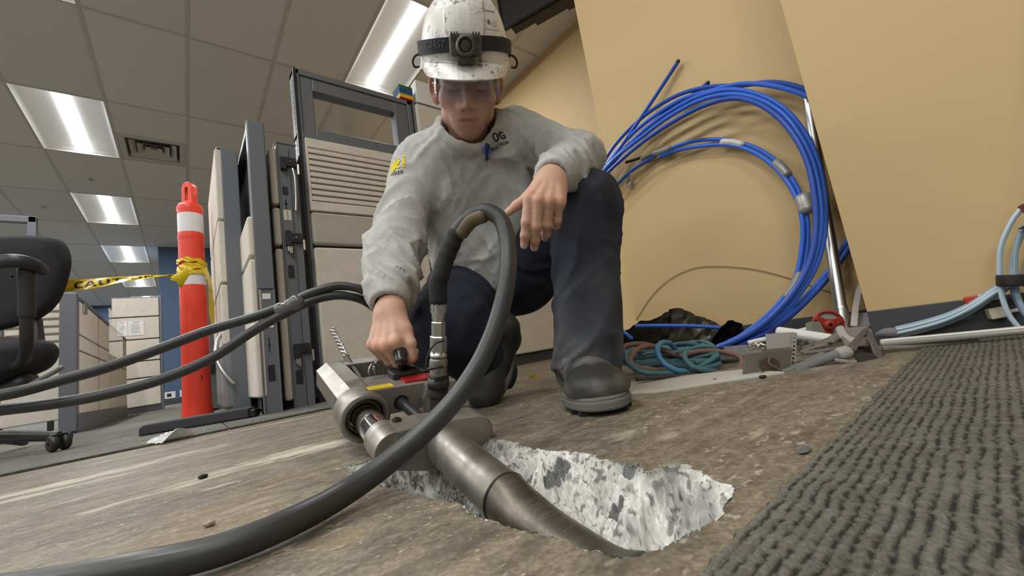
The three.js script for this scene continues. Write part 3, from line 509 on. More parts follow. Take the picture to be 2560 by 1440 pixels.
{
  const [o, ex, ey, ez] = [[0.195, 0.09, -0.66], [0.997, -0.019, 0.08], [-0.002, 0.967, 0.254], [-0.082, -0.253, 0.964]];
  const t = thing('hydraulic_puller', 'steel hydraulic cable puller with a yellow label and thick pipe nose lying in the hole', 'puller', o);
  t.quaternion.setFromRotationMatrix(new THREE.Matrix4().makeBasis(A3(ex), A3(ey), A3(ez)));
  const S = M.steel;
  // body block with chamfered left edge and an open slot, extruded along the tool axis
  const prof = [[0, -0.03], [-0.012, -0.018], [-0.012, -0.008], [0.004, 0.004], [0.165, 0.004], [0.165, -0.040], [0.05, -0.042], [0.03, -0.042]];
  const L = 0.235;
  const body = part('body_block', [
    prism([[-0.013, -0.04], [-0.013, -0.010], [0.006, 0.004], [0.034, 0.004], [0.034, -0.04]], L, 0.002).translate(0, 0, -L),
    bx(0.03, 0.172, -0.041, 0.004, -0.085, 0, 0.002), bx(0.03, 0.172, -0.041, 0.004, -L, -0.195, 0.002), bx(0.03, 0.172, -0.041, -0.028, -0.2, -0.08, 0.001), bx(0.125, 0.172, -0.041, 0.004, -0.2, -0.08, 0.002)], S, t);
  part('slot_wall', bx(0.033, 0.128, -0.03, -0.026, -0.197, -0.083), M.black, t);
  // a bright rope end sticking out of the block
  part('wire_rope', [tube([[0.055, -0.02, -0.15], [0.045, 0.01, -0.235], [0.036, 0.055, -0.33]], 0.0055, 40, 10)], M.steelDark, t);
  const ropes = []; for (let k = 0; k < 3; k++) { const p = []; for (let i = 0; i <= 30; i++) { const q = i / 30, a = q * 16 + k * 2.09; p.push([0.045 - 0.009 * q + Math.cos(a) * 0.0045, 0.01 + 0.045 * q + Math.sin(a) * 0.0045, -0.235 - 0.095 * q]); } ropes.push(tube(p, 0.0024, 60, 6)); }
  part('rope_strand', ropes[0], M.zinc, t); part('rope_strand', ropes[1], M.zinc, t); part('rope_strand', ropes[2], M.zinc, t);
  // wire bail
  for (const dx of [0, 0.012]) part('wire_bail', tube([[0.058 + dx, -0.02, -0.10 - dx], [0.057 + dx, 0.012, -0.105 - dx], [0.064 + dx, 0.020, -0.108 - dx], [0.072 + dx, 0.012, -0.11 - dx], [0.073 + dx, -0.02, -0.112 - dx]], 0.0022, 40, 8), M.chrome, t);
  // black lever handle with ball grip held by the hand
  const gp = [0.104, 0.056, -0.075], g2 = [0.094, 0.037, -0.038];
  part('lever', [tube([[0.135, 0.003, -0.11], [0.115, 0.008, -0.085], g2, gp], 0.007, 30, 10), bx(0.085, 0.135, 0.004, 0.014, -0.09, -0.05, 0.004)], M.black, t);
  part('grip', (() => { const d = A3(gp).sub(A3(g2)).normalize(), a = A3(g2).addScaledVector(d, -0.004), b = A3(gp).addScaledVector(d, 0.012); return tube([a, a.clone().lerp(b, 0.35), a.clone().lerp(b, 0.7), b], (q) => 0.0105 + 0.0025 * Math.sin(q * Math.PI), 30, 18); })(), std(new THREE.Color().setRGB(0.016, 0.016, 0.017), 0.28), t);
  part('hinge_block', bx(0.078, 0.118, 0.004, 0.016, -0.07, -0.035, 0.004), M.black, t);
  part('red_plate', bx(0.09, 0.150, 0.004, 0.0075, -0.040, -0.008, 0.001), std(new THREE.Color().setRGB(0.36, 0.012, 0.014), 0.35), t, 'red plate');
  part('black_plate', bx(0.118, 0.172, 0.004, 0.010, -0.13, -0.045, 0.002), M.black, t);
  const lab = canvasTex(512, 256, (c, w, h) => { c.fillStyle = '#e8c81a'; c.fillRect(0, 0, w, h); c.fillStyle = '#2a2410'; c.font = 'bold 40px sans-serif'; c.fillRect(14, 10, w - 28, 6); c.fillRect(14, h - 16, w - 28, 6); for (let k = 0; k < 5; k++) for (let x = 30; x < w - 60;) { const q = 14 + ((x * 7 + k * 53) % 34); c.fillRect(x, 48 + k * 38, q, 18); x += q + 12; } });
  part('warning_label', (() => { const g = new THREE.PlaneGeometry(0.05, 0.02); g.rotateX(-Math.PI / 2); g.translate(0.044, 0.0046, -0.0115); return g; })(), std(0xffffff, 0.45, 0, { map: lab }), t, 'yellow label with small black print');
  // cylinder boss, chrome piston rod and its clamp shoe
  const rx = 0.018, ry = -0.032, zAt = (g, x, y, z) => g.rotateX(Math.PI / 2).translate(x, y, z);
  part('cylinder_boss', [lathe([[0.028, -0.03], [0.038, -0.03], [0.0385, 0.016], [0.0375, 0.0205], [0.0325, 0.0215], [0.0315, 0.018], [0.0295, 0.018], [0.028, 0.004], [0.028, -0.03]], 48).rotateX(Math.PI / 2).translate(rx, ry, 0.0)], S, t);
  part('wiper_ring', [lathe([[0.0215, 0.0], [0.0285, 0.002], [0.0285, 0.013], [0.026, 0.010], [0.024, 0.014], [0.0215, 0.012], [0.0215, 0.0]], 48).rotateX(Math.PI / 2).translate(rx, ry, 0)], std(new THREE.Color().setRGB(0.06, 0.045, 0.025), 0.4), t);
  part('piston_rod', zAt(cyl(0.0205, 0.0205, 0.15, 48), rx, ry, 0.055), std(new THREE.Color().setRGB(0.8, 0.8, 0.8), 0.09, 1), t);
  // flange: two rounded lobes along x joined round the pipe
  const lobe = (z0, z1, k) => { const s = new THREE.Shape(); s.absarc(rx + 0.004, ry - 0.002, 0.026 + k, Math.PI * 0.5, Math.PI * 1.5, false); s.quadraticCurveTo(0.05, -0.070 - k, 0.086, -0.078 - k); s.lineTo(0.128, -0.074 - k); s.absarc(0.138, -0.043, 0.031 + k, -Math.PI * 0.5, Math.PI * 0.5, false); s.lineTo(0.06, -0.006 + k); s.closePath(); return new THREE.ExtrudeGeometry(s, { depth: z1 - z0 - 0.006, bevelEnabled: true, bevelThickness: 0.003, bevelSize: 0.003, bevelOffset: -0.003, bevelSegments: 3, curveSegments: 24 }).translate(0, 0, z0 + 0.003); };
  part('flange', lobe(0.106, 0.148, 0), S, t);
  part('clamp_shoe', [zAt(cyl(0.0245, 0.0245, 0.05, 40), rx, ry, 0.126), bx(rx - 0.004, rx + 0.034, ry + 0.010, ry + 0.0215, 0.102, 0.138, 0.002)], S, t);
  part('clamp_bolt', [cyl(0.0065, 0.0065, 0.006, 24).translate(rx + 0.016, ry + 0.024, 0.114), lathe([[0.0032, 0.003], [0.0045, 0.0032], [0.0045, 0.0045], [0.0032, 0.0045]], 12).translate(rx + 0.016, ry + 0.0238, 0.114)], M.steelDark, t);
  part('guide_rod', zAt(cyl(0.0085, 0.0085, 0.11, 24), 0.080, -0.024, 0.035), M.darkMetal, t);
  part('guide_hole', zAt(cyl(0.0125, 0.0125, 0.002, 24), 0.080, -0.024, 0.0005), M.black, t);
  part('end_cheek', prism([[0.112, -0.055], [0.112, -0.02], [0.12, 0.004], [0.172, 0.004], [0.172, -0.05], [0.15, -0.066]], 0.03, 0.002).translate(0, 0, -0.012), S, t);
  // thick pipe, dark joint ring and the bent nose
  const px = 0.088, py = -0.041;
  part('pipe', lathe([[0.0, 0.10], [0.0285, 0.10], [0.0285, 0.135], [0.0268, 0.139], [0.0264, 0.300], [0.0245, 0.302], [0, 0.302]], 56).rotateX(Math.PI / 2).translate(px, py, 0), S, t);
  part('joint_ring', lathe([[0.022, 0.2995], [0.0272, 0.2995], [0.0276, 0.3012], [0.0272, 0.303], [0.022, 0.303]], 56).rotateX(Math.PI / 2).translate(px, py, 0), M.black, t);
  part('nose', (() => { const c = new THREE.CatmullRomCurve3([V(px, py, 0.303), V(px, py, 0.33), V(px - 0.001, py + 0.004, 0.365), V(px - 0.002, py + 0.014, 0.41), V(px - 0.004, py + 0.027, 0.45), [0.077, 0.008, 0.477]].map((v) => (v.isVector3 ? v : A3(v)))), rows = [], N = 60, m = 40;
    for (let i = 0; i <= N; i++) { const q = i / N, p = c.getPointAt(q), d = c.getTangentAt(q), xx = V(1, 0, 0), yy = V().crossVectors(d, xx).normalize().multiplyScalar(-1); xx.crossVectors(yy, d).multiplyScalar(-1); const w = 0.0264 * (1 - 0.55 * Math.pow(q, 1.6)) * (q > 0.97 ? Math.sqrt(Math.max(1 - Math.pow((q - 0.97) / 0.03, 2), 0)) : 1), h = 0.0264 * Math.pow(1 - q, 0.7) * (1 - 0.25 * q) + 0.001; const r = [];
      for (let k = 0; k <= m; k++) { const a = k / m * Math.PI * 2, sy = Math.sin(a); const hh = sy > 0 ? h * (1 - 0.35 * sstep(0.05, 0.4, q) * sy) : h; const v = p.clone().addScaledVector(xx, Math.cos(a) * w).addScaledVector(yy, sy * hh); r.push([v.x, v.y, v.z]); } rows.push(r); } return sheet(rows); })(), M.steelNose, t);
  // hose coupling standing on the flange
  const hex = (r, h) => { const g = new THREE.CylinderGeometry(r, r, h, 6, 1).toNonIndexed(), c = new THREE.CylinderGeometry(r * 0.9, r, 0.0015, 6, 1).toNonIndexed().translate(0, h / 2 + 0.0007, 0), q = mergeGeometries([g, c]); q.computeVertexNormals(); return q; };
  const fx = 0.110, fz = 0.082, at = (g, y) => g.translate(fx, y, fz), st = M.zinc;
  part('elbow', [at(cyl(0.012, 0.013, 0.03, 24), -0.006), tube([[fx, 0.004, fz], [fx + 0.002, 0.022, fz - 0.003], [fx - 0.001, 0.036, fz]], 0.0142, 24, 20), at(lathe([[0.0, 0.018], [0.0165, 0.018], [0.017, 0.024], [0.016, 0.034], [0, 0.034]], 24), 0)], std(new THREE.Color().setRGB(0.03, 0.03, 0.028), 0.4, 0.4), t);
  const cp = part('quick_coupler', [at(lathe([[0, 0.036], [0.0125, 0.036], [0.0135, 0.039], [0.0125, 0.042], [0.0135, 0.045], [0.0125, 0.048], [0.0138, 0.051], [0.0138, 0.060], [0.012, 0.0615], [0.012, 0.066], [0, 0.066]], 32), 0)], M.steel, t);
  part('collar', at(lathe([[0, 0.064], [0.0125, 0.064], [0.013, 0.067], [0.0115, 0.074], [0, 0.074]], 32), 0), M.zinc, t);
  part('hex_nut', [at(hex(0.0128, 0.023), 0.0845)], M.zinc, t);
  part('hex_nut', [at(hex(0.0105, 0.02), 0.108), at(cyl(0.0085, 0.0085, 0.012, 20), 0.096)], M.zinc, t);
  part('crimp_sleeve', [at(lathe([[0, 0.116], [0.0085, 0.116], [0.0085, 0.122], [0.0098, 0.124], [0.0098, 0.130], [0.0108, 0.132], [0.0112, 0.156], [0.0104, 0.158], [0, 0.158]], 32), 0), ...Array.from({ length: 10 }, (_, k) => { const a = k * 0.628; return bx(-0.0016, 0.0016, 0.134, 0.155, 0.0095, 0.0118, 0.0006).rotateY(a).translate(fx, 0, fz); })], M.zinc, t);
  part('cap_tether', tube([[fx + 0.004, 0.092, fz + 0.013], [fx - 0.012, 0.088, fz + 0.013], [fx - 0.022, 0.07, fz + 0.01], [fx - 0.024, 0.052, fz + 0.01]], 0.0016, 40, 8), M.rubber, t);
  part('dust_cap', [new THREE.TorusGeometry(0.0105, 0.0022, 10, 28).rotateX(1.25).translate(fx - 0.012, 0.053, fz + 0.016), cyl(0.0095, 0.0095, 0.003, 24).rotateX(-0.3).translate(fx - 0.012, 0.053, fz + 0.016)], M.rubber, t);
}
// ---------------------------------------------------------------- hoses
{
  const h = thing('hydraulic_hose', 'thick black hydraulic hose looping over the puller into the foreground', 'hose');
  const top = V(0.110, 0.150, 0.082), [o0, e1, e2, e3] = [[0.195, 0.09, -0.66], [0.997, -0.019, 0.08], [-0.002, 0.967, 0.254], [-0.082, -0.253, 0.964]], w0 = A3(o0).addScaledVector(A3(e1), top.x).addScaledVector(A3(e2), top.y).addScaledVector(A3(e3), top.z);
  const P = [w0.toArray(), w0.clone().addScaledVector(A3(e2), 0.03).toArray(), [0.3, 0.249, -0.522], [0.307, 0.272, -0.515], [0.322, 0.309, -0.498], [0.336, 0.328, -0.472], [0.347, 0.33, -0.45], [0.357, 0.312, -0.431], [0.355, 0.277, -0.42], [0.339, 0.228, -0.41], [0.317, 0.175, -0.411], [0.29, 0.129, -0.416], [0.254, 0.089, -0.421], [0.214, 0.059, -0.426], [0.167, 0.034, -0.431], [0.116, 0.017, -0.428], [0.061, 0.015, -0.402], [0.013, 0.014, -0.4], [-0.033, 0.017, -0.416], [-0.078, 0.016, -0.451], [-0.152, 0.015, -0.526]];
  part('tube', tube(P, (q) => 0.0120 - 0.0015 * sstep(0.55, 1, q), 260, 22), M.hose, h);
  part('sleeve', tube(P.slice(0, 5), (q) => 0.0136 + 0.0004 * Math.sin(q * 40) * q, 70, 20), std(new THREE.Color().setRGB(0.012, 0.012, 0.013), 0.75), h, 'matte black protective sleeve');
  part('worn_patch', tube([[0.325, 0.307, -0.489], [0.334, 0.321, -0.469], [0.343, 0.323, -0.451]], 0.0108, 24, 16), std(new THREE.Color().setRGB(0.13, 0.095, 0.045), 0.6), h, 'brown worn patch');
  const R = 0.0095;
  const s1 = thing('supply_hose', 'upper of the two thin black supply hoses crossing in front of the orange post', 'hose');
  part('tube', tube([[0.456, 0.188, -1.03], [0.381, 0.243, -0.924], [0.325, 0.279, -0.866], [0.295, 0.301, -0.867], [0.26, 0.311, -0.881], [0.214, 0.303, -0.894], [0.161, 0.281, -0.916], [0.11, 0.264, -0.936], [0.037, 0.248, -0.973], [-0.038, 0.223, -1.001], [-0.113, 0.199, -1.016], [-0.167, 0.187, -1.023], [-0.21, 0.177, -1.021], [-0.258, 0.173, -1.036], [-0.339, 0.165, -1.065]], R, 200, 14), M.hose, s1);
  const s2 = thing('supply_hose', 'lower of the two thin black supply hoses crossing in front of the orange post', 'hose');
  part('tube', tube([[0.455, 0.159, -1.062], [0.384, 0.222, -0.951], [0.328, 0.265, -0.892], [0.296, 0.282, -0.882], [0.259, 0.291, -0.885], [0.214, 0.287, -0.897], [0.166, 0.267, -0.908], [0.108, 0.237, -0.929], [0.035, 0.191, -0.959], [-0.038, 0.165, -0.985], [-0.113, 0.153, -1.011], [-0.168, 0.15, -1.031], [-0.236, 0.152, -1.048], [-0.322, 0.155, -1.079]], R, 200, 14), M.hose, s2);
  solo('tape_wrap', tube([[0.148, 0.27, -0.916], [0.164, 0.275, -0.908], [0.182, 0.285, -0.898]], (q) => 0.0150 + 0.001 * Math.sin(q * 9), 20, 20, { flat: 0.8 }), std(new THREE.Color().setRGB(0.11, 0.11, 0.115), 0.25), 'grey tape binding the two supply hoses together', 'tape');
}

// ---------------------------------------------------------------- meshing of smooth solids
// surface nets of f(x, y, z) < 0 inside the box lo..hi with the given cell
function solid(f, lo, hi, cell) {
  const n = [0, 1, 2].map((k) => Math.ceil((hi[k] - lo[k]) / cell) + 1), [nx, ny, nz] = n, val = new Float32Array(nx * ny * nz), B = 6, id = (i, j, k) => (k * ny + j) * nx + i;
  for (let k = 0; k < nz; k += B) for (let j = 0; j < ny; j += B) for (let i = 0; i < nx; i += B) {
    const c = f(lo[0] + (i + B / 2) * cell, lo[1] + (j + B / 2) * cell, lo[2] + (k + B / 2) * cell), far = Math.abs(c) > B * cell * 2.0;
    for (let c2 = k; c2 < Math.min(k + B, nz); c2++) for (let b = j; b < Math.min(j + B, ny); b++) for (let a = i; a < Math.min(i + B, nx); a++) val[id(a, b, c2)] = far ? c : f(lo[0] + a * cell, lo[1] + b * cell, lo[2] + c2 * cell);
  }
  const vid = new Int32Array(nx * ny * nz).fill(-1), pos = [], idx = [];
  const E = [[0, 1], [0, 2], [0, 4], [1, 3], [1, 5], [2, 3], [2, 6], [3, 7], [4, 5], [4, 6], [5, 7], [6, 7]], off = (q) => [q & 1, (q >> 1) & 1, (q >> 2) & 1];
  for (let k = 0; k < nz - 1; k++) for (let j = 0; j < ny - 1; j++) for (let i = 0; i < nx - 1; i++) {
    let m = 0; const v = []; for (let q = 0; q < 8; q++) { const o = off(q), w = val[id(i + o[0], j + o[1], k + o[2])]; v.push(w); if (w < 0) m |= 1 << q; }
    if (m === 0 || m === 255) continue;
    let sx = 0, sy = 0, sz = 0, c = 0;
    for (const [a, b] of E) if ((v[a] < 0) !== (v[b] < 0)) { const t = v[a] / (v[a] - v[b]), A = off(a), Bq = off(b); sx += A[0] + (Bq[0] - A[0]) * t; sy += A[1] + (Bq[1] - A[1]) * t; sz += A[2] + (Bq[2] - A[2]) * t; c++; }
    vid[id(i, j, k)] = pos.length / 3; pos.push(lo[0] + (i + sx / c) * cell, lo[1] + (j + sy / c) * cell, lo[2] + (k + sz / c) * cell);
  }
  const quad = (a, b, c, d, flip) => { if (a < 0 || b < 0 || c < 0 || d < 0) return; flip ? idx.push(a, c, b, a, d, c) : idx.push(a, b, c, a, c, d); };
  for (let k = 1; k < nz - 1; k++) for (let j = 1; j < ny - 1; j++) for (let i = 1; i < nx - 1; i++) {
    const s = val[id(i, j, k)] < 0;
    if (s !== (val[id(i + 1, j, k)] < 0)) quad(vid[id(i, j - 1, k - 1)], vid[id(i, j, k - 1)], vid[id(i, j, k)], vid[id(i, j - 1, k)], !s);
    if (s !== (val[id(i, j + 1, k)] < 0)) quad(vid[id(i - 1, j, k - 1)], vid[id(i - 1, j, k)], vid[id(i, j, k)], vid[id(i, j, k - 1)], !s);
    if (s !== (val[id(i, j, k + 1)] < 0)) quad(vid[id(i - 1, j - 1, k)], vid[id(i, j - 1, k)], vid[id(i, j, k)], vid[id(i - 1, j, k)], !s);
  }
  const g = new THREE.BufferGeometry(); g.setAttribute('position', new THREE.Float32BufferAttribute(pos, 3)); g.setIndex(idx); g.computeVertexNormals(); return g;
}
function paint(g, fn) { const p = g.attributes.position, c = new Float32Array(p.count * 3); for (let i = 0; i < p.count; i++) c.set(fn(p.getX(i), p.getY(i), p.getZ(i)), i * 3); g.setAttribute('color', new THREE.BufferAttribute(c, 3)); return g; }
function planarUV(g, s = 1) { const p = g.attributes.position, n = g.attributes.normal, uv = new Float32Array(p.count * 2); for (let i = 0; i < p.count; i++) { uv[i * 2] = (p.getX(i) * 0.8 + p.getZ(i) * 0.6) * s; uv[i * 2 + 1] = (p.getY(i) + 0.3 * p.getZ(i)) * s; } g.setAttribute('uv', new THREE.BufferAttribute(uv, 2)); return g; }
const smin = (a, b, k) => { const h = Math.max(k - Math.abs(a - b), 0) / k; return Math.min(a, b) - h * h * k * 0.25; };
const smax = (a, b, k) => -smin(-a, -b, k);
function cap(ax, ay, az, bx_, by, bz, r1, r2) {   // tapered limb
  const dx = bx_ - ax, dy = by - ay, dz = bz - az, il = 1 / (dx * dx + dy * dy + dz * dz);
  return (x, y, z) => { const px = x - ax, py = y - ay, pz = z - az, t = clamp((px * dx + py * dy + pz * dz) * il), qx = px - dx * t, qy = py - dy * t, qz = pz - dz * t; return Math.sqrt(qx * qx + qy * qy + qz * qz) - (r1 + (r2 - r1) * t); };
}
const capA = (a, b, r1, r2) => cap(a[0], a[1], a[2], b[0], b[1], b[2], r1, r2);
const ball = (c, r) => (x, y, z) => Math.hypot(x - c[0], y - c[1], z - c[2]) - r;
function ell(cx, cy, cz, rx, ry, rz) { return (x, y, z) => { const a = (x - cx) / rx, b = (y - cy) / ry, c = (z - cz) / rz, k0 = Math.sqrt(a * a + b * b + c * c), a2 = a / rx, b2 = b / ry, c2 = c / rz, k1 = Math.sqrt(a2 * a2 + b2 * b2 + c2 * c2); return k1 < 1e-9 ? -Math.min(rx, ry, rz) : k0 * (k0 - 1) / k1; }; }
const blend = (k, ...fs) => (x, y, z) => { let d = fs[0](x, y, z); for (let i = 1; i < fs.length; i++) d = smin(d, fs[i](x, y, z), k); return d; };
// a frame: origin o, axes x, y, z; returns f in that frame and helpers
function frame(o, ex, ey, ez) {
  const X = A3(ex).normalize(), Y = A3(ey).normalize(), Z = A3(ez).normalize();
  return { X, Y, Z, o: A3(o), m: new THREE.Matrix4().makeBasis(X, Y, Z).setPosition(...o),
    f: (fn) => (x, y, z) => { const a = x - o[0], b = y - o[1], c = z - o[2]; return fn(a * X.x + b * X.y + c * X.z, a * Y.x + b * Y.y + c * Y.z, a * Z.x + b * Z.y + c * Z.z); },
    p: (x, y, z) => { const v = A3(o).addScaledVector(X, x).addScaledVector(Y, y).addScaledVector(Z, z); return [v.x, v.y, v.z]; } };
}

// ---------------------------------------------------------------- the worker
const VR = V(0.773, -0.150, 0.617), VU = V(0.027, 0.979, 0.204), VB = V(-0.634, -0.141, 0.760);   // sideways, up and towards the front of the pose
const dirOf = (r, u, b) => VR.clone().multiplyScalar(r).addScaledVector(VU, u).addScaledVector(VB, b).normalize();
const sub = (a, b) => A3(a).sub(A3(b));
const lerpA = (a, b, t) => [mix(a[0], b[0], t), mix(a[1], b[1], t), mix(a[2], b[2], t)];
{
  const K = {
    head: [0.546, 0.763, -0.71], neckTop: [0.557, 0.681, -0.749], neckLow: [0.594, 0.657, -0.801],
    chest: [0.626, 0.596, -0.851], belly: [0.634, 0.418, -0.891], shR: [0.502, 0.642, -0.92], shL: [0.726, 0.696, -0.737],
    elR: [0.386, 0.396, -0.865], wrR: [0.305, 0.235, -0.742], elL: [0.768, 0.562, -0.595], wrL: [0.574, 0.445, -0.515],
    hipR: [0.654, 0.326, -0.996], hipL: [0.78, 0.319, -0.893], knL: [0.727, 0.425, -0.562], anL: [0.638, 0.074, -0.564], knR: [0.484, 0.192, -0.835], anR: [0.615, 0.065, -0.867],
  };
  const person = thing('person', 'crouching worker in white hard hat, grey shirt and dark trousers, gripping the puller lever', 'person', [0, 0, 0]);

  // ---- head
  const hz = A3([-0.49, -0.595, 0.655]).normalize(), hy = dirOf(-0.05, 1, 0).addScaledVector(hz, -dirOf(-0.05, 1, 0).dot(hz)).normalize(), hx = V().crossVectors(hy, hz);
  const H = frame(K.head, hx.toArray(), hy.toArray(), hz.toArray());
  const neckA = H.f(() => 0);
  const skull = blend(0.025, ell(0, 0.045, -0.015, 0.070, 0.095, 0.092), ell(0, -0.028, 0.022, 0.056, 0.080, 0.066), ell(0, -0.096, 0.048, 0.026, 0.022, 0.028), cap(-0.041, -0.060, 0.004, 0.041, -0.060, 0.004, 0.023, 0.023));
  const faceParts = (() => {
    const cheek = [ell(-0.041, -0.022, 0.056, 0.024, 0.022, 0.022), ell(0.041, -0.022, 0.056, 0.024, 0.022, 0.022)], brow = cap(-0.040, 0.022, 0.068, 0.040, 0.022, 0.068, 0.013, 0.013), mid = cap(-0.01, 0.024, 0.078, 0.01, 0.024, 0.078, 0.011, 0.011);
    const sock = [ell(-0.030, 0.003, 0.092, 0.022, 0.015, 0.022), ell(0.030, 0.003, 0.092, 0.022, 0.015, 0.022)], lid = [ell(-0.031, 0.002, 0.066, 0.015, 0.012, 0.014), ell(0.031, 0.002, 0.066, 0.015, 0.012, 0.014)];
    const nose = blend(0.012, cap(0, 0.014, 0.082, 0, -0.034, 0.103, 0.0075, 0.0105), ell(-0.0125, -0.038, 0.090, 0.0085, 0.008, 0.011), ell(0.0125, -0.038, 0.090, 0.0085, 0.008, 0.011));
    const lips = [ell(0, -0.0645, 0.083, 0.024, 0.006, 0.009), ell(0, -0.0745, 0.081, 0.021, 0.0075, 0.010)], muzzle = ell(0, -0.064, 0.070, 0.034, 0.026, 0.018), groove = cap(-0.026, -0.0695, 0.092, 0.026, -0.0695, 0.092, 0.0028, 0.0028), nost = [ball([-0.009, -0.046, 0.098], 0.0035), ball([0.009, -0.046, 0.098], 0.0035)];
    return (x, y, z) => {
      let d = skull(x, y, z); d = smin(d, cheek[0](x, y, z), 0.03); d = smin(d, cheek[1](x, y, z), 0.03); d = smin(d, brow(x, y, z), 0.02); d = smin(d, mid(x, y, z), 0.014);
      d = smax(d, -sock[0](x, y, z), 0.014); d = smax(d, -sock[1](x, y, z), 0.014); d = smin(d, lid[0](x, y, z), 0.006); d = smin(d, lid[1](x, y, z), 0.006);
      d = smin(d, muzzle(x, y, z), 0.03); d = smin(d, nose(x, y, z), 0.014); d = smin(d, lips[0](x, y, z), 0.007); d = smin(d, lips[1](x, y, z), 0.007); d = smax(d, -groove(x, y, z), 0.004);
      return smax(smax(d, -nost[0](x, y, z), 0.003), -nost[1](x, y, z), 0.003);
    };
  })();
  const ears = (() => { const e = (s) => { const o = ell(s * 0.079, 0.0, -0.016, 0.014, 0.033, 0.012), c = ell(s * 0.083, 0.003, -0.002, 0.008, 0.020, 0.009), l = ell(s * 0.074, -0.028, -0.010, 0.009, 0.012, 0.009); return (x, y, z) => smax(smin(o(x, y, z), l(x, y, z), 0.01), -c(x, y, z), 0.005); }; const L = e(-1), R = e(1); return (x, y, z) => Math.min(L(x, y, z), R(x, y, z)); })();
  const neckF = capA(H.p(0, -0.055, -0.03), K.neckLow, 0.046, 0.054), throat = capA(H.p(0, -0.085, 0.012), lerpA(K.neckLow, H.p(0, -0.2, 0.02), 0.3), 0.030, 0.034);
  const headL = H.f(faceParts), earL = H.f(ears);
  const headF = (x, y, z) => smin(smin(smin(headL(x, y, z), neckF(x, y, z), 0.03), throat(x, y, z), 0.025), earL(x, y, z), 0.008);
  const hc = H.p(0, -0.05, 0.01), skin = [0.50, 0.305, 0.225];
  const headG = paint(solid(headF, hc.map((v) => v - 0.19), hc.map((v) => v + 0.19), 0.003), (x, y, z) => {
    const v = V(x, y, z).sub(H.o), a = v.dot(H.X), b = v.dot(H.Y), c = v.dot(H.Z); let k = 0.95 + 0.12 * (fbm2(a * 60, b * 60, 3) - 0.5); let s = skin.map((q) => q * k);
    const lip = Math.exp(-Math.pow(a / 0.022, 4)) * Math.exp(-Math.pow((b + 0.0695) / 0.0095, 4)) * (c > 0.06 ? 1 : 0); s = [mix(s[0], 0.40, 0.8 * lip), mix(s[1], 0.14, 0.8 * lip), mix(s[2], 0.11, 0.8 * lip)];
    const br = Math.exp(-Math.pow((Math.abs(a) - 0.03) / 0.019, 4)) * Math.exp(-Math.pow((b - 0.021 + 0.12 * Math.abs(Math.abs(a) - 0.03)) / 0.006, 2)) * (c > 0.05 ? 1 : 0); s = s.map((q) => mix(q, 0.03, 0.85 * br));
    const la = Math.exp(-Math.pow((Math.abs(a) - 0.031) / 0.014, 4)) * Math.exp(-Math.pow((b + 0.007 - 4 * Math.pow(Math.abs(a) - 0.031, 2) * 5) / 0.0022, 2)) * (c > 0.055 ? 1 : 0); s = s.map((q) => mix(q, 0.025, 0.9 * la));
    const red = Math.exp(-Math.pow((Math.abs(a) - 0.042) / 0.02, 2) - Math.pow((b + 0.025) / 0.02, 2)) + Math.exp(-Math.pow(a / 0.014, 2) - Math.pow((b + 0.035) / 0.014, 2)) + (Math.abs(a) > 0.069 ? 1.1 : 0); s[1] *= 1 - 0.12 * Math.min(red, 1); s[2] *= 1 - 0.12 * Math.min(red, 1);
    return s;
  });
  // ---- hands: wrist origin, y towards the knuckles, z out of the back of the hand, thumb on +x
  function hand(o, yDir, zHint, m, s, curls, thumb, splay) {
    const Y = yDir.clone().normalize(), Z = zHint.clone().addScaledVector(Y, -zHint.dot(Y)).normalize(), X = V().crossVectors(Y, Z).multiplyScalar(m), F = frame(o, X.toArray(), Y.toArray(), Z.toArray());
    const kn = [[0.030, 0.086, 0.0], [0.0105, 0.091, 0.003], [-0.0095, 0.087, 0.001], [-0.0275, 0.078, -0.003]], ln = [[0.043, 0.026, 0.021], [0.047, 0.030, 0.021], [0.043, 0.028, 0.021], [0.034, 0.021, 0.019]], rd = [0.0103, 0.0105, 0.0100, 0.0090];
    const palm = blend(0.016, ...kn.map((k, i) => cap(k[0] * 0.55, 0.004, -0.004, k[0], k[1] - 0.004, k[2] - 0.005, 0.0155, 0.0115)), cap(0.012, 0.012, -0.012, 0.027, 0.045, -0.014, 0.014, 0.013), cap(-0.022, 0.02, -0.012, -0.026, 0.06, -0.012, 0.012, 0.011));
    const arm = cap(0, 0.006, -0.003, 0, -0.022, -0.003, 0.0225, 0.023), arm2 = cap(0.007, 0.006, -0.003, 0.006, -0.022, -0.003, 0.019, 0.020), arm3 = cap(-0.007, 0.006, -0.003, -0.006, -0.022, -0.003, 0.019, 0.020);
    const fingers = [], tips = [];
    kn.forEach((k, i) => {
      let p = k.slice(), ang = 0; const segs = [], sp = splay[i];
      for (let j = 0; j < 3; j++) { ang += curls[i][j]; const q = [p[0] + Math.cos(ang) * sp * ln[i][j], p[1] + Math.cos(ang) * ln[i][j], p[2] - Math.sin(ang) * ln[i][j]]; segs.push(cap(...p, ...q, rd[i] * (1.06 - 0.09 * j), rd[i] * (0.98 - 0.1 * j))); if (j < 2) segs.push(ball([q[0], q[1], q[2]], rd[i] * (1.0 - 0.08 * j))); p = q; }
      tips.push([p, ang]); fingers.push(blend(0.004, ...segs));
    });
    const th = blend(0.006, ...thumb.slice(0, -1).map((p, j) => cap(...p, ...thumb[j + 1], [0.0135, 0.0112, 0.0100, 0.009][j], [0.0115, 0.0102, 0.0085, 0.008][j])));
    const knuck = kn.map((k) => ball([k[0], k[1] - 0.002, k[2] + 0.0028], 0.0094)), tend = kn.map((k) => cap(k[0] * 0.5, 0.02, 0.0085, k[0], k[1] - 0.01, k[2] + 0.0062, 0.003, 0.003));
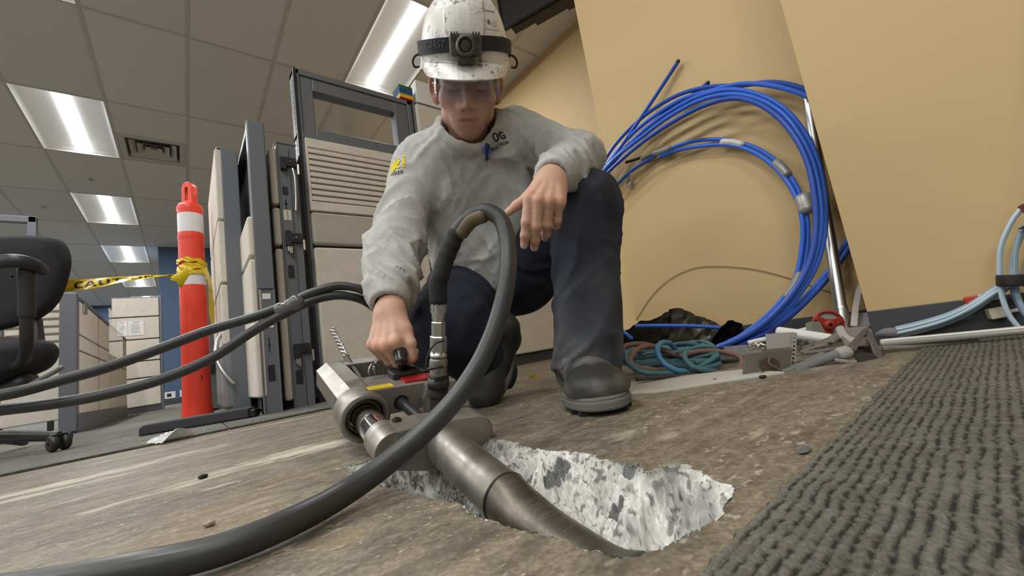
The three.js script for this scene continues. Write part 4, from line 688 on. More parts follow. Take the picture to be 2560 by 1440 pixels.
    const f = (x0, y0, z0) => { const x = x0 / s, y = y0 / s, z = z0 / s; let d = palm(x, y, z); for (const t of tend) d = smin(d, t(x, y, z), 0.008); for (const t of knuck) d = smin(d, t(x, y, z), 0.008); d = smin(d, smin(arm(x, y, z), smin(arm2(x, y, z), arm3(x, y, z), 0.01), 0.01), 0.02); let e = 9; for (const q of fingers) e = smin(e, q(x, y, z), 0.0025); d = smin(d, e, 0.007); return smin(d, th(x, y, z), 0.012) * s; };
    const c = F.p(0, 0.045 * s, -0.015 * s), G = F.f(f), R = 0.125 * s;
    const g = solid(G, c.map((v) => v - R), c.map((v) => v + R), 0.0028);
    return paint(g, (x, y, z) => {
      const v = V(x, y, z).sub(F.o), a = v.dot(F.X) / s, b = v.dot(F.Y) / s, q = v.dot(F.Z) / s, k = 0.97 + 0.14 * (fbm2(a * 80, b * 80 + q * 50, 3) - 0.5); let col = [0.60 * k, 0.355 * k, 0.255 * k];
      for (const t of kn) { const d = Math.hypot(a - t[0], b - t[1], q - t[2] - 0.01); col[1] *= 1 - 0.16 * Math.exp(-d * d / 0.0001); col[2] *= 1 - 0.16 * Math.exp(-d * d / 0.0001); }
      tips.forEach(([t, ang]) => { const ny = Math.cos(ang), nz = -Math.sin(ang), dy = b - t[1], dz = q - t[2], al = dy * ny + dz * nz, up = dy * Math.sin(ang) + dz * Math.cos(ang), lx = a - t[0]; if (up > 0.0028 && Math.abs(lx) < 0.0062 && al > -0.007 && al < 0.006) { col = [0.66, 0.43, 0.34]; } });
      return col;
    });
  }
  const RD = Math.PI / 180;
  const gR = hand(K.wrR, sub([0.275, 0.162, -0.715], K.wrR), dirOf(-0.30, 0.30, 0.9), -1, 0.93,
    [[62, 62, 30], [70, 68, 34], [74, 70, 36], [76, 70, 36]].map((r) => r.map((v) => v * RD)), [[0.018, 0.018, -0.012], [0.040, 0.052, -0.012], [0.049, 0.083, -0.020], [0.046, 0.108, -0.034]], [0.10, 0.02, -0.04, -0.1]);
  const gL = hand(K.wrL, sub([0.514, 0.372, -0.493], K.wrL), dirOf(-0.02, 0.6, 1.0), 1, 0.97,
    [[46, 16, 8], [56, 24, 12], [66, 36, 18], [72, 42, 20]].map((r) => r.map((v) => v * RD)), [[0.020, 0.020, -0.012], [0.040, 0.045, -0.024], [0.058, 0.060, -0.036], [0.072, 0.074, -0.046]], [-0.10, -0.14, -0.16, -0.16]);
  // ---- body core under the clothes, legs and arms included
  const core = blend(0.03, capA(K.neckLow, K.belly, 0.045, 0.045), capA(K.shR, K.shL, 0.03, 0.03), capA(K.shR, K.elR, 0.026, 0.022), capA(K.elR, K.wrR, 0.022, 0.016), capA(K.shL, K.elL, 0.026, 0.022), capA(K.elL, K.wrL, 0.022, 0.016), capA(K.belly, lerpA(K.hipL, K.hipR, 0.5), 0.045, 0.05), capA(K.hipL, K.knL, 0.06, 0.045), capA(K.knL, K.anL, 0.042, 0.03), capA(K.hipR, K.knR, 0.06, 0.05), capA(K.knR, K.anR, 0.045, 0.03));
  const coreG = paint(solid(core, [0.15, -0.02, -1.2], [1.0, 0.85, -0.35], 0.012), () => skin);
  const stripUV = (g) => { g.deleteAttribute('uv'); return g.toNonIndexed(); };
  const bodyG = mergeGeometries([headG, gR, gL, coreG].map(stripUV));
  const body = part('body', mergeVertices(bodyG, 1e-5), new THREE.MeshPhysicalMaterial({ vertexColors: true, roughness: 0.55, sheen: 0.15, sheenRoughness: 0.6 }), person, 'face and both hands bare');
  // ---- shirt
  const axisFold = (a, b, f1, f2, amp, skew = 0.3, endFade = 0) => { const o = A3(a), u = sub(b, a).normalize(), L = sub(b, a).length(), w = Math.abs(u.y) < 0.8 ? V(0, 1, 0) : V(1, 0, 0), p = V().crossVectors(u, w).normalize(), q = V().crossVectors(u, p); return (x, y, z) => { const dx = x - o.x, dy = y - o.y, dz = z - o.z, s0 = dx * u.x + dy * u.y + dz * u.z, c1 = dx * p.x + dy * p.y + dz * p.z, fade = endFade ? sstep(0.012, 0.06, L - s0) : 1, s = s0 + skew * c1, c2 = dx * q.x + dy * q.y + dz * q.z; const wv = noise3(s * 12, c1 * 10, c2 * 10) * 1.3; const r = 1 - Math.abs(noise3(s * f1 + wv + c1 * 10, c1 * f2, c2 * f2) * 2 - 1); const r2 = 1 - Math.abs(noise3(s * f1 * 2.3 + wv * 1.7 + c1 * 14 + 5, c1 * f2 * 1.5 + 3, c2 * f2 * 1.5) * 2 - 1); return amp * fade * (r * r * 0.9 + 0.42 * r2 * r2 - 0.30 + 0.30 * (noise3(s * f1 * 0.35, c1 * f2 * 0.5 + 7, c2 * f2 * 0.5) - 0.5)); }; };
  const wrRx = sub(K.wrR, K.elR).normalize(), wrLx = sub(K.wrL, K.elL).normalize();
  const cuffR = A3(K.wrR).addScaledVector(wrRx, -0.010), cuffL = A3(K.wrL).addScaledVector(wrLx, -0.010);
  const tR = lerpA(K.shR, K.chest, 0.45), tL = lerpA(K.shL, K.chest, 0.42), bR = lerpA(K.belly, K.hipR, 0.6), bL = lerpA(K.belly, K.hipL, 0.5);
  const torso = blend(0.06, capA(tR, bR, 0.088, 0.098), capA(tL, bL, 0.088, 0.096), capA(lerpA(K.shR, K.shL, 0.12), lerpA(K.shR, K.shL, 0.88), 0.062, 0.060), capA(K.neckLow, K.chest, 0.070, 0.095));
  const upR = capA(K.shR, K.elR, 0.060, 0.056), loR = capA(K.elR, A3(K.wrR).addScaledVector(wrRx, 0.03).toArray(), 0.056, 0.036), upL = capA(K.shL, K.elL, 0.060, 0.056), loL = capA(K.elL, A3(K.wrL).addScaledVector(wrLx, 0.03).toArray(), 0.054, 0.037);
  const fUR = axisFold(K.shR, K.elR, 15, 9, 0.013, 0.6), fLR = axisFold(K.elR, K.wrR, 24, 13, 0.020, 0.7, 1), fUL = axisFold(K.shL, K.elL, 20, 10, 0.015, 0.6), fLL = axisFold(K.elL, K.wrL, 26, 12, 0.017, 0.7, 1), fT = axisFold(K.shR, K.hipL, 4, 15, 0.011), fT2 = axisFold(K.shL, K.hipR, 3, 12, 0.011);
  const cutN = blend(0.02, capA(lerpA(K.neckLow, H.p(0, -0.05, 0), 0.42), H.p(0, 0.0, 0.02), 0.064, 0.09), capA(lerpA(K.neckLow, H.p(0, -0.12, 0.03), 0.62), H.p(0, -0.04, 0.05), 0.046, 0.07));
  const inR = capA(A3(K.wrR).addScaledVector(wrRx, -0.022).toArray(), A3(K.wrR).addScaledVector(wrRx, 0.05).toArray(), 0.026, 0.034), inL = capA(A3(K.wrL).addScaledVector(wrLx, -0.022).toArray(), A3(K.wrL).addScaledVector(wrLx, 0.05).toArray(), 0.026, 0.034);
  const shirtF = (x, y, z) => {
    let t = torso(x, y, z); { const w = sstep(0.075, 0.03, t); if (w > 0) t -= w * (fT(x, y, z) + fT2(x, y, z)); }
    let r = upR(x, y, z); { const w = sstep(0.075, 0.03, r); if (w > 0) r -= w * (fUR(x, y, z)); } let r2 = loR(x, y, z); { const w = sstep(0.075, 0.03, r2); if (w > 0) r2 -= w * (fLR(x, y, z)); } let ar = smin(r, r2, 0.03);
    const pR = (x - cuffR.x) * wrRx.x + (y - cuffR.y) * wrRx.y + (z - cuffR.z) * wrRx.z; ar = smax(ar, pR, 0.006); ar = Math.max(ar, -inR(x, y, z));
    let l = upL(x, y, z); { const w = sstep(0.075, 0.03, l); if (w > 0) l -= w * (fUL(x, y, z)); } let l2 = loL(x, y, z); { const w = sstep(0.075, 0.03, l2); if (w > 0) l2 -= w * (fLL(x, y, z)); } let al = smin(l, l2, 0.025);
    const pL = (x - cuffL.x) * wrLx.x + (y - cuffL.y) * wrLx.y + (z - cuffL.z) * wrLx.z; al = smax(al, pL, 0.006); al = Math.max(al, -inL(x, y, z));
    let d = smin(smin(t, ar, 0.03), al, 0.03);
    const n = cutN(x, y, z), rib = smax(Math.abs(n - 0.007) - 0.010, Math.abs(d + 0.002) - 0.0085, 0.004);
    d = smax(d, -n, 0.006); return Math.min(d, rib);
  };
  const heather = dataTex(512, 512, (u, v) => { const n = fbm2(u * 160, v * 60, 3, 160, 60), m = fbm2(u * 14, v * 14, 3, 14), k = 0.69 + 0.09 * (n - 0.5) + 0.07 * (m - 0.5); return [k, k * 1.0, k * 0.985]; }, { srgb: true });
  const knit = dataTex(512, 512, (u, v) => g1(0.5 + 0.3 * Math.sin(v * 2 * Math.PI * 90) * Math.sin(u * 2 * Math.PI * 90) + 0.4 * (fbm2(u * 40, v * 40, 2, 40) - 0.5)));
  const shirtM = std(0xffffff, 0.95, 0, { map: heather, bumpMap: knit, bumpScale: 0.00012 });
  const shirtG = planarUV(solid(shirtF, [0.17, 0.18, -1.16], [0.92, 0.86, -0.38], 0.0045), 7);
  const shirt = part('shirt', shirtG, shirtM, person);
  // flat print lying on the cloth: rays from the front find the surface
  function onCloth(f, px, dir, right, up, w, h, n = 26) {
    const rows = []; for (let j = 0; j <= n; j++) { const r = []; for (let i = 0; i <= n; i++) { const p = A3(px).addScaledVector(right, (i / n - 0.5) * w).addScaledVector(up, (0.5 - j / n) * h).addScaledVector(dir, -0.12); const p0 = p.clone(); let hit = false; for (let q = 0; q < 70; q++) { const d = f(p.x, p.y, p.z); if (d < 0.0018) { hit = true; break; } p.addScaledVector(dir, clamp(d * 0.6, 0.0004, 0.02)); if (p.distanceTo(p0) > 0.24) break; } if (!hit) p.copy(p0).addScaledVector(dir, 0.14); r.push([p.x, p.y, p.z]); } rows.push(r); }
    const g = sheet(rows); const uv = g.attributes.uv; for (let i = 0; i < uv.count; i++) uv.setY(i, 1 - uv.getY(i)); return g;
  }
  const print = (w, h, draw) => { const t = canvasTex(w, h, (c) => { c.clearRect(0, 0, w, h); draw(c); }); return std(0xffffff, 0.9, 0, { map: t, transparent: true, alphaTest: 0.4, side: THREE.DoubleSide }); };
  const inward = dirOf(0, 0, -1);
  part('chest_print', onCloth(shirtF, [0.622, 0.628, -0.731], inward, dirOf(0.86, 0.51, 0.0), dirOf(-0.45, 0.88, 0), 0.085, 0.056), print(512, 340, (c) => { c.fillStyle = '#23262e'; c.font = 'bold 150px sans-serif'; c.fillText('OG', 270, 150); c.font = 'bold 66px sans-serif'; c.fillText('RUCTION', 190, 238); c.fillStyle = '#5f86d8'; c.beginPath(); c.arc(120, 215, 66, 0, 7); c.fill(); c.fillStyle = '#35425e'; c.beginPath(); c.moveTo(150, 120); c.lineTo(200, 160); c.lineTo(60, 330); c.lineTo(40, 290); c.fill(); c.font = 'bold 34px sans-serif'; c.fillText('CONST', 20, 320); }), shirt, 'dark lettering with a blue round emblem');
  part('sleeve_print', onCloth(shirtF, [0.441, 0.62, -0.896], inward, dirOf(1, 0.10, 0.0), dirOf(-0.12, 1, 0), 0.062, 0.078), print(400, 500, (c) => { c.fillStyle = '#d9c51f'; c.beginPath(); c.moveTo(30, 190); c.lineTo(150, 110); c.lineTo(150, 330); c.lineTo(30, 350); c.fill(); c.font = 'bold 300px sans-serif'; c.fillText('ti', 130, 320); c.fillStyle = '#55544a'; c.font = 'bold 84px sans-serif'; c.fillText('FIBER', 60, 430); }), shirt, 'yellow logo over small dark lettering');
  // ---- trousers
  const fl1 = axisFold(K.hipL, K.knL, 16, 7, 0.012), fl2 = axisFold(K.knL, K.anL, 10, 12, 0.016), fr1 = axisFold(K.hipR, K.knR, 22, 6, 0.013), fr2 = axisFold(K.knR, K.anR, 26, 7, 0.012);
  const hemL = sub(K.anL, K.knL).normalize(), hemR = sub(K.anR, K.knR).normalize(), kp = A3(K.anL).addScaledVector(hemL, 0.022);
  const thL = capA(K.hipL, K.knL, 0.095, 0.072), shLg = capA(K.knL, A3(K.anL).addScaledVector(hemL, 0.06).toArray(), 0.067, 0.060), thR = capA(K.hipR, K.knR, 0.098, 0.094), shRg = capA(K.knR, K.anR, 0.086, 0.060), hips = blend(0.05, capA(K.hipL, K.hipR, 0.088, 0.088), capA(lerpA(K.belly, K.hipR, 0.5), lerpA(K.hipL, K.hipR, 0.5), 0.07, 0.085));
  const trF = (x, y, z) => {
    let a = thL(x, y, z); { const w = sstep(0.075, 0.03, a); if (w > 0) a -= w * (fl1(x, y, z)); } let b = shLg(x, y, z); { const w = sstep(0.075, 0.03, b); if (w > 0) b -= w * (fl2(x, y, z)); } b = smax(b, (x - kp.x) * hemL.x + (y - kp.y) * hemL.y + (z - kp.z) * hemL.z, 0.006);
    let c = thR(x, y, z); { const w = sstep(0.075, 0.03, c); if (w > 0) c -= w * (fr1(x, y, z)); } let d = shRg(x, y, z); { const w = sstep(0.075, 0.03, d); if (w > 0) d -= w * (fr2(x, y, z)); }
    return smin(smin(smin(a, b, 0.03), smin(c, d, 0.03), 0.02), hips(x, y, z), 0.04);
  };
  const trG = paint(solid(trF, [0.3, 0.02, -1.2], [0.95, 0.6, -0.4], 0.006), (x, y, z) => {
    const n = fbm2(x * 30 + z * 20, y * 30, 4), low = sstep(0.22, 0.07, y) * sstep(-0.75, -0.6, z), k = 0.85 + 0.5 * (n - 0.5); let c = [0.0135 * k, 0.0175 * k, 0.034 * k];
    const shin = Math.exp(-Math.pow((y - 0.21) / 0.06, 2)) * 0.3 * (z > -0.7 ? 1 : 0), knee = Math.exp(-Math.pow((y - 0.40) / 0.07, 2)) * 0.20 * (z > -0.62 ? 1 : 0), dust = clamp((low * 0.9 + shin * 1.7 + knee * 1.2) * (0.25 + 1.5 * (fbm2(x * 14 + 3, y * 9 + z * 5, 3) - 0.3)), 0, 0.8);
    return [mix(c[0], 0.13, dust), mix(c[1], 0.135, dust), mix(c[2], 0.14, dust)];
  });
  part('trousers', planarUV(trG, 5), std(0xffffff, 0.9, 0, { vertexColors: true, bumpMap: knit, bumpScale: 0.0003 }), person);
  // ---- boots
  const outline = (s) => { const p = []; for (let i = 0; i < 72; i++) { const a = i / 72 * Math.PI * 2, c = Math.cos(a), sn = Math.sin(a), zz = c > 0 ? 0.105 + 0.135 * c : 0.105 + 0.15 * c, hw = 0.052 * Math.pow(Math.abs(sn), 0.75) * (c > 0 ? 1 - 0.10 * c : 1 - 0.18 * -c); p.push([(sn < 0 ? -1 : 1) * hw * s, zz + (s - 1) * 0.1 * c]); } return p; };
  function boot(o, fwd, up, name, lab, dusty = 1, size = [1, 1, 1]) {
    const F0 = A3(fwd).normalize(), U = A3(up).addScaledVector(F0, -A3(up).dot(F0)).normalize(), X = V().crossVectors(U, F0), m = new THREE.Matrix4().makeBasis(X, U, F0).scale(V(...size)).setPosition(...o);
    const f0 = blend(0.028, ell(0, 0.048, 0.172, 0.049, 0.034, 0.062), cap(0, 0.050, 0.14, 0, 0.070, 0.03, 0.040, 0.043), ell(0, 0.055, -0.0, 0.044, 0.055, 0.048), cap(0, 0.07, -0.002, 0, 0.12, -0.004, 0.049, 0.050));
    const fold = (x, y, z) => 0.004 * (Math.abs(noise3(x * 14, (y + z) * 40, 2) - 0.5) * 2 - 0.3) * sstep(0.17, 0.1, z) + 0.002 * (Math.abs(x) < 0.03 && z > 0.115 && z < 0.125 ? 1 : 0);
    const cutTop = (x, y, z) => Math.max(f0(x, y, z) - fold(x, y, z), 0.022 - y);
    const seamG = solid((x, y, z) => cutTop(x, y, z), [-0.075, 0.01, -0.075], [0.075, 0.27, 0.25], 0.0045);
    paint(seamG, (x, y, z) => { const n = fbm2(x * 28, z * 28 + y * 30, 4), dust = clamp(0.15 + 0.75 * sstep(0.085, 0.03, y) + 2.0 * (n - 0.5) + 0.35 * sstep(0.06, 0.1, y) * sstep(0.2, 0.1, z)), toe = sstep(0.11, 0.15, z) * sstep(0.06, 0.09, y); const k = clamp(dust * 0.8 - 0.3 * toe) * dusty; return [mix(0.022, 0.20, k), mix(0.022, 0.197, k), mix(0.020, 0.18, k)]; });
    seamG.applyMatrix4(m); const b = part(name, planarUV(seamG, 5), std(0xffffff, 0.6, 0, { vertexColors: true }), person, lab);
    const lay = (s, y0, y1, bev) => { const g = prism(outline(s), y1 - y0, bev); g.rotateX(Math.PI / 2); g.translate(0, y1, 0); return g; };
    const lugs = []; for (let k = 0; k < 7; k++) { const z = -0.02 + k * 0.036, w = k > 1 && k < 6 ? 0.046 : 0.036; if (k === 2) continue; lugs.push(bx(-w, w, 0, 0.012, z - 0.012, z + 0.012, 0.003)); }
    const soleM = std(new THREE.Color().setRGB(0.15, 0.147, 0.135), 0.85);
    const sole = part('sole', [lay(1.04, 0.010, 0.028, 0.004), lay(1.0, 0.026, 0.034, 0.003)].map((g) => g.applyMatrix4(m)), soleM, b);
    part('tread', lugs.map((g) => g.applyMatrix4(m)), std(new THREE.Color().setRGB(0.03, 0.03, 0.03), 0.9), b);
    return b;
  }
  boot([0.636, 0.075, -0.571].map((v, i) => (i === 1 ? 0.0 : v)), sub([0.52, 0, -0.44], [0.636, 0.075, -0.571]).setY(0).toArray(), [0, 1, 0], 'boot', 'dust-covered black work boot, front one', 1, [1.14, 0.86, 0.84]);
  { const o = [0.659, 0.124, -0.859], f = sub([0.553, 0, -0.838], o); f.normalize(); const u = dirOf(-0.1, 0.5, 0.8); boot(o, f.toArray(), u.toArray(), 'boot', 'rear boot resting on its toe', 0.07, [0.88, 0.8, 0.82]); }
  // ---- hard hat in the frame of the head
  const hat = new THREE.Group();
  const hatM = std(0xffffff, 0.38, 0, { vertexColors: true });
  const hatTint = (x, y, z) => {
    const n = (noise3(x * 70 + 7, y * 70, z * 70) + 0.6 * noise3(x * 160, y * 160 + 4, z * 160) + 0.35 * noise3(x * 380, y * 380, z * 380)) / 1.95, sp = noise3(x * 250 + 9, y * 250, z * 250), reg = 0.7 * noise3(x * 22 + 3, y * 22, z * 22) + 0.3 * noise3(x * 60, y * 60, z * 60), top = sstep(0.15, 0.19, y) * sstep(0.05, 0.03, Math.abs(x)), lampD = Math.hypot(x * 0.8, (y - 0.066) * 1.1), lampS = z > 0.05 ? sstep(0.055, 0.02, lampD) : 0, k = 0.76 + 0.07 * (n - 0.5);
    const line = Math.max(sstep(0.0025, 0.0008, Math.abs(Math.abs(x) - 0.0405)) * sstep(0.3, 0.6, noise2(y * 60, x * 40)), 0) * (z > 0 && y > 0.09 ? 0.55 : 0);
    const dirt = clamp(0.9 * sstep(0.645, 0.70, n + 0.10 * top) * sstep(0.3, 0.5, reg + 0.3 * top) + 0.9 * sstep(0.80, 0.86, sp) * sstep(0.40, 0.55, reg) + line + 0.45 * lampS * n * 2.2, 0, 0.88), haze = clamp(0.14 * sstep(0.35, 0.8, reg) + 0.35 * top, 0, 0.5);
    const base = [mix(k, 0.46, haze), mix(k * 0.985, 0.43, haze), mix(k * 0.95, 0.36, haze)];
    return [mix(base[0], 0.11, dirt), mix(base[1], 0.10, dirt), mix(base[2], 0.08, dirt)];
  };
  const RX = 0.103, RZ = 0.125, RH = 0.155, BY = 0.038;
  const domeR = (a, e) => { const c = Math.cos(e), s = Math.sin(e), cx = Math.pow(Math.max(c, 0), 0.72), x = Math.sin(a) * RX * cx, z = Math.cos(a) * RZ * cx, y = BY + RH * Math.pow(s, 0.95); const ridge = sstep(0.0425, 0.0385, Math.abs(x)) * sstep(0.02, 0.25, e) * (z > -0.02 ? 1 : 0.6), mid = sstep(0.016, 0.012, Math.abs(x)) * 0; const lump = 0.016 * sstep(1.05, 1.25, e) * sstep(0.045, 0.03, Math.abs(x)) * fbm2(x * 55, z * 55, 3), side = 0.0025 * (sstep(0.066, 0.062, Math.abs(x)) - sstep(0.060, 0.056, Math.abs(x))) * sstep(0.2, 0.4, e); const k = 1 + 0.075 * ridge * (1 - 0.35 * sstep(0.78, 0.82, e) * sstep(0.035, 0.03, Math.abs(x))) + side * 4; return [x * (1 + 0.02 * ridge), y * 1 + 0.007 * ridge * s + lump, z * k - 0.012]; };
  const rows = []; for (let j = 0; j <= 150; j++) { const r = []; for (let i = 0; i <= 300; i++) r.push(domeR(i / 300 * Math.PI * 2, Math.min(j / 150, 0.9999) * Math.PI / 2)); rows.push(r); }
  const shellG = thick(sheet(rows), 0.003); paint(shellG, hatTint); shellG.applyMatrix4(H.m);
  const hardHat = part('hard_hat', shellG, hatM, person, 'scuffed dirty white hard hat');
  const br = []; for (let j = 0; j <= 24; j++) { const r = []; for (let i = 0; i <= 150; i++) { const a = mix(-1.55, 1.55, i / 150), t = j / 24, w = Math.pow(Math.max(Math.cos(a * 0.86), 0), 0.55), ext = 0.004 + 0.050 * w; const x = Math.sin(a) * (RX + ext * 0.05 * t - 0.010 * t * t), z = Math.cos(a) * (RZ + ext * t) - 0.012; r.push([x, BY + 0.012 - 0.024 * t * w - 0.012 * t * t * w, z]); } br.push(r); }
  const brG = thick(sheet(br), 0.004); paint(brG, hatTint); part('visor', brG.applyMatrix4(H.m), hatM, hardHat);
  const band = []; for (let j = 0; j <= 6; j++) { const r = []; for (let i = 0; i <= 120; i++) { const a = i / 120 * Math.PI * 2, y = 0.066 + 0.028 * j / 6 + 0.003 * Math.sin(a * 2), kk = 1.035; r.push([Math.sin(a) * (RX + 0.002) * kk, y + 0.002 * Math.cos(a), Math.cos(a) * (RZ + 0.003) * kk * 1.03 - 0.012]); } band.push(r); }
  part('headlamp_strap', thick(sheet(band), 0.002).applyMatrix4(H.m), std(new THREE.Color().setRGB(0.018, 0.02, 0.026), 0.8), hardHat);
  const zf = RZ * 1.07 - 0.005;
  part('headlamp', [bx(-0.033, 0.033, 0.058, 0.100, zf - 0.012, zf + 0.010, 0.008), lathe([[0, 0], [0.021, 0], [0.020, 0.014], [0.0175, 0.024], [0.0135, 0.026], [0.0125, 0.02], [0, 0.019]], 36).rotateX(Math.PI / 2).translate(0, 0.077, zf + 0.004), ...[-1, 1].flatMap((s) => [0, 1, 2].map((k) => bx(s * (0.016 + k * 0.006) - 0.0015, s * (0.016 + k * 0.006) + 0.0015, 0.088, 0.102, zf, zf + 0.013, 0.001))), bx(-0.02, 0.02, 0.044, 0.06, zf - 0.01, zf + 0.012, 0.005)].map((g) => g.applyMatrix4(H.m)), std(new THREE.Color().setRGB(0.075, 0.073, 0.062), 0.6), hardHat);
  part('headlamp_lens', lathe([[0, 0.0235], [0.010, 0.0225], [0.0118, 0.02], [0, 0.0195]], 30).rotateX(Math.PI / 2).translate(0, 0.077, zf + 0.004).applyMatrix4(H.m), std(new THREE.Color().setRGB(0.09, 0.085, 0.08), 0.15, 0.3), hardHat);
  for (const s of [-1, 1]) part('strap_clip', tube([[s * 0.104, 0.068, 0.02], [s * 0.114, 0.064, 0.024], [s * 0.121, 0.052, 0.022], [s * 0.117, 0.042, 0.02], [s * 0.108, 0.043, 0.018]], 0.0025, 30, 8).applyMatrix4(H.m), M.black, hardHat);
  const onDome = (a0, a1, y0, y1, off) => { const r = []; for (let j = 0; j <= 8; j++) { const q = []; for (let i = 0; i <= 12; i++) { const a = mix(a0, a1, i / 12), y = mix(y0, y1, j / 8), s = Math.pow(clamp((y - BY) / RH), 1 / 0.95), e = Math.asin(Math.min(s, 1)), p = domeR(a, e), l = Math.hypot(p[0], p[2] + 0.012); q.push([p[0] * (1 + off / l), y, (p[2] + 0.012) * (1 + off / l) - 0.012]); } r.push(q); } return sheet(r); };
  part('sticker', onDome(0.50, 0.95, 0.112, 0.152, 0.0025).applyMatrix4(H.m), print(256, 200, (c) => { c.fillStyle = '#dcd9d2'; c.fillRect(0, 0, 256, 200); c.fillStyle = '#8f8d88'; for (let k = 0; k < 4; k++) c.fillRect(90, 120 + k * 16, 140 - k * 12, 6); c.fillRect(16, 20, 225, 20); c.fillStyle = '#6d6a66'; c.beginPath(); c.arc(52, 135, 26, 0, 7); c.fill(); }), hardHat, 'faded white sticker');
  { const r = []; for (let j = 0; j <= 4; j++) { const q = []; for (let i = 0; i <= 20; i++) { const a = mix(-0.95, -0.30, i / 20), y = 0.069 + 0.022 * j / 4; q.push([Math.sin(a) * (RX + 0.002) * 1.035 * 1.018, y + 0.002, Math.cos(a) * (RZ + 0.003) * 1.066 * 1.018 - 0.012]); } r.push(q); }
    part('strap_lettering', sheet(r).applyMatrix4(H.m), print(512, 150, (c) => { c.fillStyle = '#4a4f58'; c.font = 'italic bold 130px sans-serif'; c.fillText('COAST', 24, 122); }), hardHat, 'faint grey lettering'); }
  // ---- safety glasses
  { const r = []; for (let j = 0; j <= 10; j++) { const q = []; for (let i = 0; i <= 48; i++) { const a = mix(-1.25, 1.25, i / 48), t = j / 10, notch = Math.exp(-Math.pow(a / 0.14, 2)), y = mix(0.022, -0.028 + 0.022 * notch + 0.012 * Math.pow(Math.abs(a) / 1.25, 3), t); q.push([Math.sin(a) * 0.078, y, Math.cos(a) * 0.052 + 0.052 - 0.06 * 0.02 * (1 - t)]); } r.push(q); }
    const gl = part('safety_glasses', thick(sheet(r), 0.0018).applyMatrix4(H.m), new THREE.MeshPhysicalMaterial({ color: 0xf4f6ff, transmission: 1, thickness: 0, roughness: 0.05, ior: 1.5 }), person, 'clear wraparound glasses');
    for (const s of [-1, 1]) part('temple', tube([[s * 0.074, 0.008, 0.068], [s * 0.079, 0.01, 0.03], [s * 0.078, 0.012, -0.01]], 0.002, 20, 8).applyMatrix4(H.m), new THREE.MeshPhysicalMaterial({ color: 0xd8d8e0, transmission: 0.8, thickness: 0, roughness: 0.2 }), gl); }
  // ---- short hair at the temples and nape
  const hairF = (x, y, z) => Math.max(skull(x, y, z) - 0.0045 - 0.0015 * noise3(x * 300, y * 90, z * 300), 0.012 - y + (z > 0 ? z * 1.0 : z * 0.55), z - 0.052);
  part('hair', planarUV(solid(hairF, [-0.09, -0.09, -0.12], [0.09, 0.16, 0.08], 0.004).applyMatrix4(H.m), 5), std(new THREE.Color().setRGB(0.028, 0.018, 0.012), 0.7), person);
}

// ---------------------------------------------------------------- orange post, caution tape and chair on the left
{
  const B = [0.038, 0, -2.684], p = thing('delineator_post', 'tall orange traffic delineator post with two white reflective bands and a loop handle', 'traffic post', B); p.scale.set(0.84, 1.065, 0.84);
  const orange = std(new THREE.Color().setRGB(0.78, 0.050, 0.022), 0.42), refl = std(new THREE.Color().setRGB(0.70, 0.68, 0.70), 0.35);
  const k = 1.0;
  part('tube', lathe([[0, 0], [0.084, 0], [0.080, 0.02], [0.074, 0.06], [0.073, 0.1], [0.069, 0.60], [0.0665, 0.89], [0.069, 0.895], [0.070, 0.915], [0.067, 0.925], [0.066, 1.04], [0.0695, 1.05], [0.0695, 1.07], [0.058, 1.085], [0.03, 1.09], [0, 1.09]], 40), orange, p);
  part('reflective_band', lathe([[0.0665, 0.928], [0.0672, 0.93], [0.0668, 1.028], [0.066, 1.03]], 40), refl, p);
  part('reflective_band', lathe([[0.0685, 0.655], [0.0694, 0.657], [0.0692, 0.722], [0.0685, 0.724]], 40), refl, p);
  const s = new THREE.Shape(); s.moveTo(-0.036, 0); s.lineTo(-0.036, 0.09); s.absarc(0, 0.09, 0.036, Math.PI, 0, true); s.lineTo(0.036, 0); s.closePath();
  const hole = new THREE.Path(); hole.moveTo(-0.016, 0.02); hole.lineTo(-0.016, 0.088); hole.absarc(0, 0.088, 0.016, Math.PI, 0, true); hole.lineTo(0.016, 0.02); hole.closePath(); s.holes.push(hole);
  const hg = new THREE.ExtrudeGeometry(s, { depth: 0.03, bevelEnabled: true, bevelThickness: 0.009, bevelSize: 0.007, bevelOffset: -0.005, bevelSegments: 4, curveSegments: 18 }); hg.translate(0, 1.08, -0.015); hg.rotateY(-0.75);
  part('loop_handle', hg, orange, p);
  const scuffs = []; for (let q = 0; q < 7; q++) { const a = rr(-1, 1.2), y = rr(0.03, 0.5), w = rr(0.1, 0.25), r = []; for (let j = 0; j <= 2; j++) { const row = []; for (let i = 0; i <= 5; i++) { const aa = a + w * (i / 5 - 0.5); row.push([Math.sin(aa) * (0.0742 - 0.006 * y), y + 0.012 * j + 0.004 * Math.sin(i * 2 + q), Math.cos(aa) * (0.0742 - 0.006 * y)]); } r.push(row); } scuffs.push(sheet(r)); }
  part('scuff', scuffs[0], std(new THREE.Color().setRGB(0.30, 0.03, 0.02), 0.6), p);
  // rubber base bar in front of it
  const a = A3([-0.146, 0, -2.088]), b = A3([0.181, 0, -1.92]), d = b.clone().sub(a), L = d.length();
  const bar = thing('rubber_foot', 'long low black rubber foot lying in front of the orange post', 'rubber bar', [a.x, 0.008, a.z]); bar.rotation.y = -Math.atan2(d.z, d.x);
  part('body', [prism([[0, 0], [0, 0.026], [0.012, 0.036], [0.03, 0.038], [L - 0.02, 0.040], [L, 0.036], [L, 0]], 0.07, 0.006).translate(0, 0, -0.07)], std(new THREE.Color().setRGB(0.035, 0.037, 0.04), 0.75), bar);
  part('end_cap', [bx(L - 0.004, L + 0.02, 0, 0.03, -0.06, -0.01, 0.006)], M.black, bar);
}
